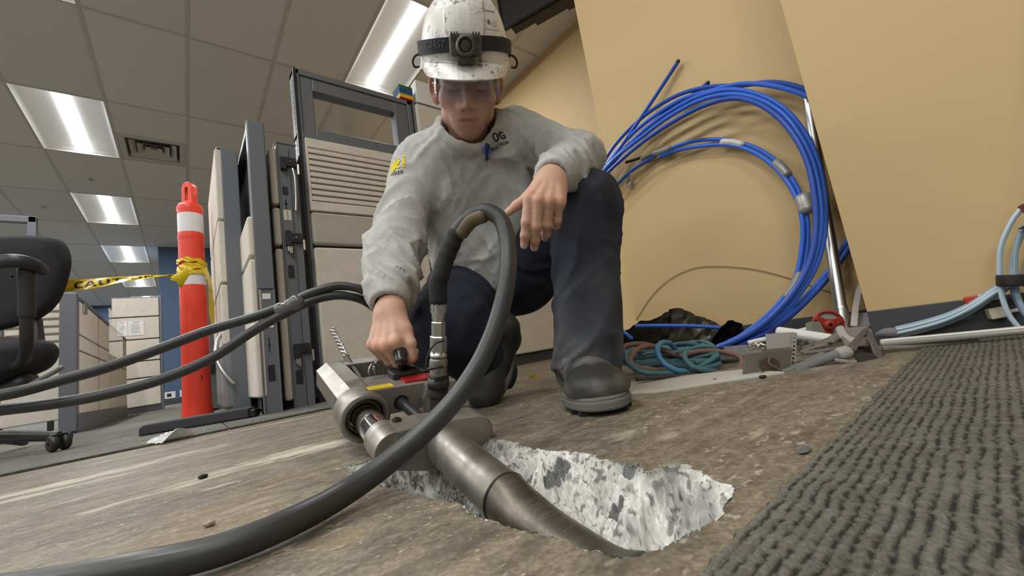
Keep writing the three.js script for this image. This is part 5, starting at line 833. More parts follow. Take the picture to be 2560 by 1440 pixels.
{ // caution tape: straight run, knot round the post and hanging tail
  const word = canvasTex(1024, 128, (c, w, h) => { c.fillStyle = '#e6c40c'; c.fillRect(0, 0, w, h); c.fillStyle = '#1d1a10'; c.font = 'bold 108px sans-serif'; c.fillText('CAUTION', 250, 104); c.fillText('CA', 880, 104); });
  const plain = std(new THREE.Color().setRGB(0.72, 0.52, 0.012), 0.3, 0, { side: THREE.DoubleSide });
  const t = thing('caution_tape', 'yellow caution tape stretched from the black chair to the orange post', 'caution tape');
  const top = [[-0.45, 0.664, -2.407], [-0.396, 0.674, -2.413], [-0.318, 0.684, -2.424], [-0.22, 0.694, -2.433], [-0.127, 0.704, -2.446], [-0.064, 0.705, -2.445], [-0.019, 0.711, -2.446]], bot = [[-0.445, 0.619, -2.385], [-0.395, 0.627, -2.407], [-0.315, 0.634, -2.405], [-0.218, 0.662, -2.411], [-0.126, 0.685, -2.422], [-0.064, 0.696, -2.447], [-0.019, 0.685, -2.451]];
  const cT = new THREE.CatmullRomCurve3(top.map(A3)), cB = new THREE.CatmullRomCurve3(bot.map(A3)), rows = [[], [], [], [], []];
  for (let i = 0; i <= 60; i++) { const a = cT.getPoint(i / 60), b = cB.getPoint(i / 60); for (let j = 0; j < 5; j++) { const q = a.clone().lerp(b, j / 4); q.z += 0.004 * Math.sin(i * 0.5 + j * 1.3) * Math.min(1, i / 10); rows[j].push([q.x, q.y, q.z]); } }
  const g = sheet(rows); const uv = g.attributes.uv; for (let i = 0; i < uv.count; i++) uv.setY(i, 1 - uv.getY(i));
  part('strip', g, std(0xffffff, 0.3, 0, { map: word, side: THREE.DoubleSide }), t, 'strip reading CAUTION in black');
  const B = [0.038, 0, -2.684]; const wrap = (y0, h, r, tilt, ph, waves) => { const R = []; for (let j = 0; j <= 4; j++) { const row = []; for (let i = 0; i <= 64; i++) { const a = i / 64 * Math.PI * 2, y = y0 + h * (j / 4 - 0.5) + tilt * Math.sin(a + ph) + 0.004 * Math.sin(a * waves + j); const rad = r + 0.0025 * Math.sin(a * waves * 1.7 + j * 2); row.push([B[0] + Math.sin(a) * rad, y, B[2] + Math.cos(a) * rad]); } R.push(row); } return sheet(R); };
  part('wrap', wrap(0.792, 0.036, 0.0625, 0.008, 0.4, 5), plain, t); part('wrap', wrap(0.818, 0.022, 0.064, 0.014, 2.2, 7), plain, t); part('wrap', wrap(0.774, 0.026, 0.065, -0.010, 1.0, 4), plain, t);
  part('tail', (() => { const R = [], a = new THREE.CatmullRomCurve3([[0.069, 0.707, -2.334], [0.087, 0.654, -2.342], [0.091, 0.581, -2.365], [0.09, 0.508, -2.393], [0.098, 0.443, -2.412]].map(A3)), b = new THREE.CatmullRomCurve3([[0.089, 0.727, -2.38], [0.105, 0.665, -2.391], [0.111, 0.577, -2.402], [0.114, 0.501, -2.427], [0.111, 0.438, -2.441]].map(A3)); for (let j = 0; j <= 4; j++) { const r = []; for (let i = 0; i <= 30; i++) { const q = a.getPoint(i / 30).lerp(b.getPoint(i / 30), j / 4); r.push([q.x, q.y, q.z]); } R.push(r); } return sheet(R); })(), plain, t);
  part('knot', [sheet([[[-0.042, 0.695, -2.429], [-0.019, 0.7, -2.383], [0.018, 0.725, -2.374]], [[-0.05, 0.678, -2.439], [-0.016, 0.674, -2.371], [0.02, 0.683, -2.38]], [[-0.028, 0.669, -2.435], [-0.011, 0.624, -2.39], [-0.001, 0.672, -2.413]]])], plain, t);
}
{ // office chair
  const blackFab = std(new THREE.Color().setRGB(0.013, 0.014, 0.018), 0.9), plast = std(new THREE.Color().setRGB(0.018, 0.018, 0.019), 0.42);
  const c = thing('office_chair', 'black office chair cut off by the left edge, seen from behind', 'chair');
  const hull = (pts, d, th, mat, name, parent) => { // rounded slab through an outline given at depth d
    const out = pts.map(A3), ctr = out.reduce((s, q) => s.add(q), V(0, 0, 0)).multiplyScalar(1 / out.length), curve = new THREE.CatmullRomCurve3(out, true), rings = [], n = 60, back = V(0.634, 0.141, -0.760);
    for (const [k, off] of [[0.02, -0.5], [0.6, -0.5], [0.9, -0.42], [1, -0.2], [1, 0.2], [0.9, 0.42], [0.6, 0.5], [0.02, 0.5]]) { const r = []; for (let i = 0; i <= n; i++) { const q = curve.getPoint((i % n) / n).sub(ctr).multiplyScalar(k).add(ctr).addScaledVector(back, off * th); r.push([q.x, q.y, q.z]); } rings.push(r); }
    return part(name, sheet(rings), mat, parent || c); };
  hull([[-0.712, 0.863, -2.562], [-0.563, 0.863, -2.438], [-0.452, 0.844, -2.348], [-0.384, 0.815, -2.297], [-0.357, 0.747, -2.288], [-0.367, 0.652, -2.301], [-0.398, 0.562, -2.33], [-0.446, 0.515, -2.365], [-0.51, 0.494, -2.409], [-0.699, 0.507, -2.551]], 0, 0.07, blackFab, 'backrest');
  hull([[-0.744, 0.468, -2.465], [-0.61, 0.452, -2.356], [-0.498, 0.426, -2.267], [-0.425, 0.392, -2.213], [-0.409, 0.358, -2.206], [-0.417, 0.314, -2.207], [-0.453, 0.283, -2.243], [-0.517, 0.273, -2.285], [-0.733, 0.309, -2.446]], 0, 0.18, blackFab, 'seat');
  part('arm_pad', tube([[-0.542, 0.638, -2.041], [-0.466, 0.643, -1.99], [-0.423, 0.645, -1.98], [-0.386, 0.635, -1.991], [-0.367, 0.619, -2.017]], (q) => 0.024 * (1 - 0.3 * Math.pow(q, 4)), 40, 14, { flat: 0.6 }), plast, c);
  part('arm_post', [tube([[-0.406, 0.625, -2.009], [-0.405, 0.534, -2.018], [-0.405, 0.468, -2.024]], 0.021, 20, 14, { flat: 0.6 }), tube([[-0.406, 0.481, -2.022], [-0.41, 0.377, -2.045], [-0.429, 0.331, -2.109], [-0.484, 0.304, -2.212]], 0.0165, 30, 14, { flat: 0.6 })], plast, c);
  part('tilt_lever', tube([[-0.446, 0.234, -2.168], [-0.386, 0.258, -2.087], [-0.339, 0.275, -2.018], [-0.32, 0.284, -1.988]], 0.0075, 20, 10), std(new THREE.Color().setRGB(0.25, 0.25, 0.25), 0.3, 0.5), c);
  part('mechanism', [tube([[-0.579, 0.295, -2.32], [-0.481, 0.251, -2.246], [-0.437, 0.261, -2.207]], 0.035, 20, 14), ], plast, c);
  part('back_bar', tube([[-0.519, 0.272, -2.379], [-0.467, 0.292, -2.358], [-0.444, 0.381, -2.362], [-0.455, 0.51, -2.387]], 0.018, 30, 12), plast, c);
  const hub = A3([-0.638, 0.094, -2.537]);
  part('column', tube([[-0.615, 0.29, -2.43], [-0.638, 0.094, -2.537]], 0.028, 10, 18), M.darkMetal, c);
  for (const q of [[-0.33, 0.049, -2.158], [-0.591, 0.026, -2.945], [-0.6, 0.063, -2.025], [-1.056, 0.114, -3.119]]) part('base_leg', tube([hub, hub.clone().lerp(A3(q), 0.5).add(V(0, 0.004, 0)), A3(q)], (t) => 0.026 - 0.010 * t, 20, 12, { flat: 0.7 }), plast, c);
  const cs = A3([-0.351, 0, -2.143]); const cg = (dx) => lathe([[0.006, -0.011], [0.022, -0.011], [0.027, -0.006], [0.0275, 0], [0.027, 0.006], [0.022, 0.011], [0.006, 0.011]], 28).rotateZ(Math.PI / 2).translate(dx, 0.0275, 0);
  const cst = part('caster', [cg(-0.015), cg(0.015)].map((g) => g.rotateY(0.5).translate(cs.x, 0.008, cs.z)), plast, c);
  part('caster_fork', [bx(-0.006, 0.006, 0.025, 0.066, -0.008, 0.008, 0.003), bx(-0.02, 0.02, 0.05, 0.06, -0.012, 0.012, 0.004)].map((g) => g.rotateY(0.5).translate(cs.x, 0.008, cs.z)), plast, cst);
  const f = [-0.901, 0, -5.206]; const dl = thing('desk_leg', 'thin black upright desk leg behind the office chair', 'desk leg', f);
  part('post', bx(-0.018, 0.018, 0.006, 0.36, -0.018, 0.018, 0.004), M.black, dl); part('glide', cyl(0.016, 0.018, 0.008, 16).translate(0, 0.010, 0), M.black, dl);
}
{ // torn clear wrapper on the carpet
  const pl = new THREE.MeshPhysicalMaterial({ color: 0xf2f2f0, transmission: 0.55, thickness: 0, roughness: 0.22, side: THREE.DoubleSide });
  const R = [], o = A3([-0.095, 0, -1.705]), q = A3([-0.036, 0, -1.606]), d = q.clone().sub(o), n = V(-d.z, 0, d.x).normalize();
  for (let j = 0; j <= 10; j++) { const r = []; for (let i = 0; i <= 24; i++) { const u = i / 24, v = j / 10, p = o.clone().addScaledVector(d, u).addScaledVector(n, -(v - 0.3) * 0.06 * (0.5 + u)); r.push([p.x, 0.003 + 0.030 * Math.sin(v * Math.PI) * (0.35 + 0.65 * u) + 0.006 * noise2(i * 0.7, j * 0.9), p.z]); } R.push(r); }
  solo('plastic_wrapper', thick(sheet(R), 0.0006), pl, 'crumpled clear plastic wrapper in front of the rubber foot', 'wrapper');
}

// ---------------------------------------------------------------- things along the yellow wall
const blueM = std(new THREE.Color().setRGB(0.040, 0.155, 0.70), 0.36), blueDark = std(new THREE.Color().setRGB(0.028, 0.095, 0.46), 0.42), duct = std(new THREE.Color().setRGB(0.36, 0.35, 0.33), 0.4, 0.35), whiteTape = std(new THREE.Color().setRGB(0.62, 0.61, 0.58), 0.5);
{
  const R = 0.0073, c = thing('cable_coil', 'large coil of bright blue cable leaning against the yellow wall', 'cable coil');
  const strand = (pts, m = blueM, name = 'cable') => part(name, tube(pts, R, 150, 10), m, c);
  strand([[1.405, 0.785, -1.02], [1.41, 0.878, -0.902], [1.41, 0.916, -0.804], [1.41, 0.936, -0.698], [1.41, 0.931, -0.584], [1.41, 0.898, -0.489], [1.41, 0.844, -0.396], [1.41, 0.8, -0.312], [1.41, 0.752, -0.259], [1.41, 0.718, -0.234], [1.405, 0.66, -0.208]], blueDark);
  strand([[1.39, 0.765, -1.003], [1.395, 0.846, -0.886], [1.395, 0.884, -0.783], [1.395, 0.901, -0.68], [1.395, 0.901, -0.575], [1.395, 0.871, -0.474], [1.395, 0.841, -0.391], [1.395, 0.791, -0.32], [1.395, 0.735, -0.264], [1.395, 0.689, -0.229], [1.395, 0.635, -0.203]]);
  strand([[1.375, 0.75, -0.99], [1.38, 0.817, -0.863], [1.38, 0.857, -0.75], [1.38, 0.875, -0.627], [1.38, 0.868, -0.509], [1.38, 0.83, -0.412], [1.38, 0.767, -0.343], [1.38, 0.692, -0.294], [1.375, 0.6, -0.262], [1.37, 0.518, -0.25], [1.36, 0.424, -0.251], [1.35, 0.331, -0.265], [1.33, 0.247, -0.29], [1.3, 0.179, -0.326], [1.27, 0.12, -0.375], [1.24, 0.078, -0.429], [1.22, 0.053, -0.489], [1.22, 0.036, -0.561]]);
  strand([[1.36, 0.753, -1.003], [1.365, 0.81, -0.868], [1.365, 0.833, -0.745], [1.365, 0.85, -0.621], [1.365, 0.845, -0.504], [1.365, 0.808, -0.411], [1.365, 0.75, -0.346], [1.365, 0.676, -0.299], [1.36, 0.589, -0.271], [1.355, 0.507, -0.258], [1.345, 0.416, -0.259], [1.335, 0.327, -0.272], [1.315, 0.244, -0.298], [1.285, 0.175, -0.336], [1.255, 0.118, -0.386], [1.225, 0.077, -0.439], [1.205, 0.05, -0.495], [1.205, 0.031, -0.567]]);
  strand([[1.35, 0.734, -0.995], [1.35, 0.781, -0.843], [1.35, 0.807, -0.721], [1.35, 0.818, -0.592], [1.35, 0.812, -0.485], [1.35, 0.787, -0.407], [1.35, 0.736, -0.35], [1.35, 0.663, -0.306], [1.345, 0.58, -0.278], [1.34, 0.496, -0.266], [1.33, 0.409, -0.268], [1.32, 0.322, -0.28], [1.3, 0.237, -0.306], [1.27, 0.167, -0.346], [1.24, 0.11, -0.399], [1.21, 0.071, -0.451], [1.19, 0.046, -0.506], [1.19, 0.027, -0.576]], blueDark);
  strand([[1.43, 1.061, -0.576], [1.42, 0.989, -0.672], [1.4, 0.911, -0.769], [1.385, 0.837, -0.872], [1.37, 0.765, -0.969]], blueDark);
  strand([[1.43, 0.922, -0.496], [1.425, 0.911, -0.551], [1.41, 0.9, -0.623], [1.395, 0.873, -0.721], [1.375, 0.833, -0.826], [1.36, 0.77, -0.951]], blueDark);
  strand([[1.435, 0.313, -0.209], [1.435, 0.28, -0.241], [1.43, 0.228, -0.28], [1.405, 0.166, -0.335], [1.33, 0.103, -0.397], [1.24, 0.063, -0.447], [1.22, 0.044, -0.497], [1.21, 0.025, -0.553]]);
  strand([[1.42, 0.293, -0.206], [1.42, 0.258, -0.239], [1.415, 0.205, -0.283], [1.385, 0.147, -0.338], [1.31, 0.087, -0.398], [1.225, 0.052, -0.449], [1.205, 0.034, -0.497], [1.2, 0.019, -0.555]], blueDark);
  for (const p of [[1.43, 1.063, -0.574], [1.43, 0.923, -0.494]]) part('cable_end', ball3(p, 0.0078), M.black, c);
}
function ball3(p, r) { return new THREE.SphereGeometry(r, 14, 10).translate(p[0], p[1], p[2]); }
{
  const R = 0.0066, c = thing('cable_coil', 'smaller inner coil of blue cable bound with grey tape', 'cable coil');
  const A = [[1.428, 0.764, -0.713], [1.428, 0.762, -0.632], [1.428, 0.737, -0.547], [1.428, 0.698, -0.474], [1.423, 0.641, -0.409], [1.418, 0.572, -0.359], [1.408, 0.501, -0.328], [1.398, 0.431, -0.313], [1.388, 0.356, -0.311], [1.378, 0.276, -0.325], [1.358, 0.201, -0.354], [1.328, 0.146, -0.392], [1.298, 0.098, -0.444], [1.268, 0.061, -0.501], [1.248, 0.039, -0.555]];
  const Bq = [[1.418, 0.751, -0.71], [1.418, 0.74, -0.631], [1.418, 0.713, -0.548], [1.418, 0.678, -0.474], [1.413, 0.628, -0.415], [1.408, 0.561, -0.368], [1.398, 0.491, -0.338], [1.388, 0.423, -0.322], [1.378, 0.354, -0.32], [1.368, 0.279, -0.335], [1.348, 0.199, -0.363], [1.318, 0.14, -0.403], [1.288, 0.092, -0.456], [1.258, 0.055, -0.512], [1.238, 0.034, -0.563]];
  part('cable', tube(A, R, 150, 10), blueM, c); part('cable', tube(Bq, R, 150, 10), blueM, c);
  part('cable', tube([[1.388, 0.678, -0.978], [1.398, 0.715, -0.91], [1.408, 0.746, -0.841], [1.418, 0.76, -0.779], [1.428, 0.766, -0.73]], R, 50, 10), blueDark, c);
  part('dark_end', tube([[1.418, 0.797, -0.856], [1.423, 0.792, -0.822], [1.428, 0.789, -0.79]], 0.006, 20, 8), M.darkMetal, c);
  const wrap = (pts, r, m) => part('tape_wrap', tube(pts, r, 16, 12, { flat: 0.8 }), m, c);
  wrap([[1.425, 0.781, -0.788], [1.425, 0.779, -0.752], [1.425, 0.775, -0.73]], 0.010, duct); wrap([[1.424, 0.774, -0.726], [1.424, 0.768, -0.697], [1.424, 0.765, -0.671]], 0.0155, duct);
  wrap([[1.423, 0.696, -0.488], [1.423, 0.68, -0.46], [1.423, 0.659, -0.434]], 0.0155, whiteTape); wrap([[1.413, 0.555, -0.353], [1.408, 0.533, -0.342], [1.406, 0.508, -0.333]], 0.017, duct); wrap([[1.393, 0.423, -0.307], [1.388, 0.405, -0.305], [1.385, 0.384, -0.304]], 0.0235, duct);
  wrap([[1.356, 0.203, -0.353], [1.343, 0.175, -0.369], [1.328, 0.149, -0.388]], 0.0165, duct);
}
solo('thin_wire', [tube([[1.446, 0.157, -0.972], [1.446, 0.24, -0.878], [1.446, 0.292, -0.779], [1.446, 0.307, -0.681], [1.446, 0.295, -0.611], [1.446, 0.258, -0.501], [1.446, 0.213, -0.418], [1.446, 0.131, -0.299]], 0.0011, 90, 6)], std(new THREE.Color().setRGB(0.16, 0.09, 0.035), 0.5), 'thin brown wire arching across the yellow wall inside the coil', 'wire');
{
  const t = thing('clear_tag', 'small clear plastic tag hanging below the cable end on the wall', 'tag', [1.43, 0.744, -0.866]);
  part('bag', thick(sheet([[[0, 0, -0.008], [0.004, 0.002, 0.008]], [[-0.006, -0.028, -0.010], [-0.004, -0.026, 0.010]], [[-0.004, -0.05, -0.008], [-0.002, -0.052, 0.006]]]), 0.001), new THREE.MeshPhysicalMaterial({ color: 0xa8a492, transmission: 0.5, thickness: 0, roughness: 0.25 }), t);
  part('tie', tube([[0, -0.002, 0], [0.002, 0.012, 0.004], [0, 0.022, 0.008]], 0.0012, 12, 6), M.black, t);
}
{
  const p = thing('metal_conduit', 'long bare metal conduit leaning in the wall corner', 'pipe');
  part('tube', tube([[1.318, 0.027, -0.281], [1.393, 0.347, -0.268], [1.428, 0.725, -0.241]], 0.0145, 40, 20), M.zinc, p);
  part('coupling', tube([[1.329, 0.066, -0.28], [1.337, 0.099, -0.278]], 0.0158, 8, 20), M.zinc, p);
}
// black plastic bags
function crumple(back, ridge, front, amp, n = 70, m = 30) {
  const cs = [back, ridge, front].map((l) => new THREE.CatmullRomCurve3(l.map(A3))), rows = [];
  for (let j = 0; j <= m; j++) { const r = []; for (let i = 0; i <= n; i++) { const u = i / n, v = j / m, a = cs[0].getPoint(u), b = cs[1].getPoint(u), c = cs[2].getPoint(u), q = v < 0.5 ? a.lerp(b, v * 2) : b.lerp(c, v * 2 - 1); const w = Math.abs(noise2(i * 0.28 + 9, j * 0.5) - 0.5) * 2 + 0.5 * Math.abs(noise2(i * 0.6, j * 0.8 + 5) - 0.5); q.y = Math.max(q.y + amp * (w - 0.5) * Math.sin(v * Math.PI) * (0.35 + 0.65 * Math.abs(2 * v - 1)), 0.003); q.x -= amp * 0.8 * (noise2(i * 0.5, j * 0.5 + 30) - 0.5); if (q.z > -1.0) q.x = Math.min(q.x, 1.435); r.push([q.x, q.y, q.z]); } rows.push(r); }
  return thick(sheet(rows), 0.0012);
}
{
  const bag = std(new THREE.Color().setRGB(0.075, 0.062, 0.044), 0.3, 0), bag2 = std(new THREE.Color().setRGB(0.016, 0.016, 0.016), 0.2);
  solo('plastic_bag', crumple([[3.514, 0, -2.627], [2.963, 0, -1.916], [2.523, 0, -1.394], [2.232, 0, -1.049], [2.093, 0, -0.871]], [[1.184, 0.105, -0.885], [1.263, 0.142, -0.851], [1.32, 0.15, -0.803], [1.367, 0.174, -0.746], [1.408, 0.137, -0.692], [1.426, 0.093, -0.633], [1.425, 0.056, -0.588]], [[1.385, 0, -1.095], [1.403, 0, -0.959], [1.397, 0, -0.817], [1.407, 0, -0.7], [1.399, 0, -0.602]], 0.03), bag, 'large dark translucent plastic bag slumped against the wall base', 'bag');
  solo('plastic_bag', crumple([[1.789, 0, -0.829], [1.793, 0, -0.763], [1.721, 0, -0.68]], [[1.206, 0.038, -0.59], [1.26, 0.085, -0.562], [1.298, 0.106, -0.54], [1.321, 0.094, -0.523], [1.295, 0.054, -0.513]], [[1.407, 0, -0.757], [1.37, 0, -0.655], [1.345, 0, -0.58]], 0.03, 30, 14), bag2, 'shiny black crumpled bag wrapped round the lower end of the blue coil', 'bag');
  solo('cable_offcut', tube([[1.185, 0.132, -0.8], [1.24, 0.119, -0.731], [1.293, 0.104, -0.663], [1.343, 0.086, -0.598]], 0.0062, 40, 10), blueM, 'straight blue cable offcut lying across the dark plastic bag', 'cable');
  solo('cable_offcut', tube([[1.203, 0.191, -0.958], [1.212, 0.138, -0.895], [1.216, 0.113, -0.87], [1.225, 0.091, -0.854]], 0.0062, 20, 10), blueM, 'short blue cable end poking out beside the trouser leg, upper of two', 'cable');
  solo('cable_offcut', tube([[1.143, 0.166, -0.934], [1.154, 0.113, -0.882], [1.152, 0.094, -0.861], [1.147, 0.076, -0.842]], 0.0062, 20, 10), blueM, 'short blue cable end poking out beside the trouser leg, lower of two', 'cable');
}
{ // air hose coil on the floor
  const teal = std(new THREE.Color().setRGB(0.055, 0.135, 0.165), 0.55), teal2 = std(new THREE.Color().setRGB(0.075, 0.18, 0.21), 0.55), blu = std(new THREE.Color().setRGB(0.07, 0.24, 0.42), 0.45), brn = std(new THREE.Color().setRGB(0.24, 0.13, 0.095), 0.6);
  const c = thing('air_hose', 'loosely coiled teal air hose with brown faded stretches on the floor', 'hose coil');
  const L = A3([1.247, 0, -0.946]), Rr = A3([1.142, 0, -0.54]), mid = L.clone().lerp(Rr, 0.5), ux = Rr.clone().sub(L).multiplyScalar(0.5), uz = V(0.634, 0, -0.76).multiplyScalar(0.11), r = 0.0064;
  for (let k = 0; k < 15; k++) { const pts = []; const s = 0.66 + 0.36 * ((k * 0.37) % 1), h = 0.008 + Math.floor(k / 3) * 0.0105, ph = k * 1.9; for (let i = 0; i < 26; i++) { const a = i / 26 * Math.PI * 2; const q = mid.clone().addScaledVector(uz, 0.5 * (((k * 0.618) % 1) - 0.6)).addScaledVector(ux, Math.cos(a) * s * (1 + 0.05 * Math.sin(3 * a + ph))).addScaledVector(uz, Math.sin(a) * s * (0.9 + 0.14 * Math.sin(2 * a + ph))); q.y = Math.max(0.0065, h + 0.007 * Math.sin(2 * a + ph) + 0.005 * Math.sin(5 * a + ph * 2)); pts.push(q); } part('loop', tube(pts, r, 140, 9, { closed: true }), [teal, teal2, teal][k % 3], c); }
  part('loop', tube([[0.861, 0.022, -0.551], [0.834, 0.037, -0.585], [0.826, 0.065, -0.612], [0.846, 0.084, -0.618], [0.895, 0.085, -0.603], [0.935, 0.07, -0.586], [0.943, 0.057, -0.582]], r, 80, 9), brn, c);
  part('loop', tube([[0.816, 0.029, -0.575], [0.815, 0.054, -0.584], [0.835, 0.074, -0.577], [0.875, 0.079, -0.569], [0.916, 0.067, -0.563], [0.965, 0.043, -0.553]], r, 80, 9), brn, c);
  part('loop', tube([[0.877, 0.066, -0.596], [0.838, 0.072, -0.601], [0.81, 0.051, -0.588], [0.806, 0.028, -0.557], [0.848, 0.015, -0.524], [0.91, 0.007, -0.5]], r, 80, 9), teal2, c);
  part('loop', tube([[0.974, 0.059, -0.556], [0.933, 0.078, -0.547], [0.889, 0.08, -0.544], [0.865, 0.063, -0.54], [0.858, 0.037, -0.525], [0.87, 0.019, -0.505], [0.895, 0.012, -0.499]], r, 80, 9), blu, c);
  part('loop', tube([[0.947, 0.051, -0.514], [0.915, 0.04, -0.503], [0.907, 0.022, -0.487], [0.929, 0.007, -0.471], [0.971, -0.002, -0.464]], r, 60, 9), teal2, c);
  part('loop', tube([[0.954, 0.042, -0.536], [0.993, 0.046, -0.503], [1.039, 0.035, -0.466], [1.047, 0.02, -0.436], [1.031, 0.006, -0.426], [1.013, -0.004, -0.43], [0.996, -0.006, -0.431]], r, 90, 9), brn, c);
  for (let k = 0; k < 6; k++) { const q = (k * 5) % 7; part('loop', tube([A3([0.817, 0.056, -0.608]).add(V(0, 0.004 * k, 0)), A3([0.993, 0.008, -0.686]).add(V(0.010 * k, 0.007 * k, -0.012 * k)), A3([0.926, 0.008, -0.549]).add(V(0.012 * k, 0.0065 * k + 0.002 * q, -0.012 * k)), A3([0.937, 0.008, -0.484]).add(V(0.012 * k, 0.006 * k, -0.010 * k)), A3([0.99, 0.012, -0.459]).add(V(0.008 * k, 0.004 * q, -0.004 * k))], r, 60, 9), k % 2 ? teal2 : teal, c); }
  part('loop', tube([[0.829, 0.054, -0.612], [0.892, 0.054, -0.585], [0.973, 0.05, -0.545], [1.016, 0.034, -0.486], [1, 0.021, -0.475], [0.945, 0.025, -0.494]], r, 90, 9), teal2, c);
}
solo('dark_rod', tube([[0.773, 0.016, -0.547], [0.877, 0.005, -0.502], [0.979, -0.005, -0.458], [1.041, -0.011, -0.421]], (q) => 0.0052, 40, 10), std(new THREE.Color().setRGB(0.05, 0.042, 0.035), 0.7), 'long dark rusty rod on the floor in front of the air hose', 'rod');
solo('grey_conduit', tube([[1.068, 0.015, -0.525], [1.134, 0.006, -0.471], [1.159, 0.004, -0.451]], 0.010, 20, 12), std(new THREE.Color().setRGB(0.14, 0.13, 0.12), 0.6), 'short grey tube end behind the air hose', 'tube');
function floorPlate(pts, th, y = 0.0005) { const s = new THREE.Shape(pts.map((p) => new THREE.Vector2(p[0], -p[1]))); const g = new THREE.ExtrudeGeometry(s, { depth: th, bevelEnabled: true, bevelThickness: 0.0008, bevelSize: 0.0008, bevelSegments: 1 }); g.rotateX(-Math.PI / 2); g.translate(0, y, 0); return boxUV(g); }
solo('cardboard_sheet', floorPlate([[0.671, -0.509], [0.762, -0.568], [0.863, -0.613], [0.877, -0.504], [0.936, -0.387], [0.875, -0.292], [0.81, -0.346], [0.733, -0.409], [0.687, -0.449]], 0.003), std(new THREE.Color().setRGB(0.50, 0.48, 0.42), 0.8), 'pale flat cardboard sheet on the floor behind the front boot', 'cardboard');
// scrap pile at the foot of the conduit
const dusty = (r, g, b, ro = 0.75, me = 0.1) => std(new THREE.Color().setRGB(r, g, b), ro, me, { bumpMap: paintBump, bumpScale: 0.0012 });
const slabOf = (a, b, c, d, th) => thick(sheet([[a, [(a[0] + b[0]) / 2, (a[1] + b[1]) / 2, (a[2] + b[2]) / 2], b], [[(a[0] + d[0]) / 2, (a[1] + d[1]) / 2, (a[2] + d[2]) / 2 ], [(a[0] + b[0] + c[0] + d[0]) / 4, (a[1] + b[1] + c[1] + d[1]) / 4, (a[2] + b[2] + c[2] + d[2]) / 4], [(b[0] + c[0]) / 2, (b[1] + c[1]) / 2, (b[2] + c[2]) / 2]], [d, [(d[0] + c[0]) / 2, (d[1] + c[1]) / 2, (d[2] + c[2]) / 2], c]]), th);
{
  const t = thing('metal_plate', 'dented greyish metal plate standing on edge at the left of the scrap pile', 'metal plate');
  part('plate', slabOf([0.864, 0.044, -0.347], [0.937, 0.041, -0.287], [0.931, 0.003, -0.3], [0.859, 0.001, -0.36], 0.004), dusty(0.24, 0.22, 0.175, 0.5, 0.5), t);
  part('wire_tie', [tube([[0.868, 0.016, -0.336], [0.872, 0.006, -0.328], [0.89, -0.005, -0.315], [0.913, -0.002, -0.302]], 0.0016, 30, 6), tube([[0.891, 0.032, -0.314], [0.887, 0.022, -0.317], [0.891, 0.013, -0.311], [0.903, 0.003, -0.303]], 0.0016, 30, 6)], dusty(0.30, 0.28, 0.22), t);
  part('rust_stain', new THREE.CircleGeometry(0.016, 20).scale(1.3, 0.9, 1).applyQuaternion(camera.quaternion).translate(...[0.894, 0.016, -0.319]), dusty(0.12, 0.075, 0.03), t);
  const b = thing('punched_bracket', 'dusty grey bracket with a punched edge behind the metal plate', 'bracket');
  part('web', slabOf([0.986, 0.071, -0.346], [1.034, 0.066, -0.307], [1.008, 0.036, -0.308], [0.966, 0.039, -0.343], 0.003), dusty(0.42, 0.40, 0.37), b);
  part('punched_flange', slabOf([1.02, 0.067, -0.305], [1.017, 0.064, -0.296], [0.942, 0.011, -0.289], [0.933, 0.009, -0.297], 0.002), dusty(0.46, 0.44, 0.40), b);
  for (let k = 0; k < 8; k++) { const q = lerpA([1.014, 0.061, -0.3], [0.934, 0.014, -0.291], k / 7); part('hole', new THREE.SphereGeometry(0.0021, 8, 6).translate(...q), M.black, b); }
  const s = thing('cutting_pliers', 'small chrome pliers lying left of the punched bracket', 'pliers');
  part('handle', tube([[0.98, 0.048, -0.382], [0.992, 0.053, -0.371], [0.993, 0.048, -0.358], [0.99, 0.042, -0.348]], 0.0035, 30, 8), M.chrome, s); part('handle', tube([[0.981, 0.041, -0.382], [0.994, 0.044, -0.371], [0.994, 0.039, -0.359]], 0.0035, 30, 8), M.chrome, s); part('jaw', ball3([0.99, 0.046, -0.367], 0.008), M.chrome, s);
  const sk = thing('clear_tray', 'low grey translucent tray between the air hose and the scrap', 'tray', [0, 0, 0]);
  part('wall', slabOf([1.06, 0.045, -0.473], [1.113, 0.04, -0.404], [1.101, 0.016, -0.405], [1.051, 0.022, -0.472], 0.002), dusty(0.33, 0.33, 0.34, 0.5), sk); part('rim', tube([[1.059, 0.045, -0.474], [1.089, 0.042, -0.436], [1.115, 0.04, -0.402]], 0.002, 20, 6), dusty(0.4, 0.4, 0.4), sk);
}
solo('white_tube', tube([[1.124, 0.065, -0.364], [1.135, 0.05, -0.318], [1.145, 0.035, -0.273]], 0.0125, 30, 18), M.white, 'thick white plastic tube across the top of the scrap pile', 'tube');
solo('white_tube', tube([[1.089, 0.048, -0.423], [1.099, 0.051, -0.401], [1.104, 0.053, -0.382]], 0.0058, 16, 12), M.white, 'thin white tube sticking out left of the punched bracket', 'tube');
solo('white_tube', tube([[1.231, 0.053, -0.369], [1.251, 0.055, -0.352], [1.267, 0.058, -0.337]], 0.0058, 16, 12), M.white, 'thin white tube behind the thick one, beside the red reel', 'tube');
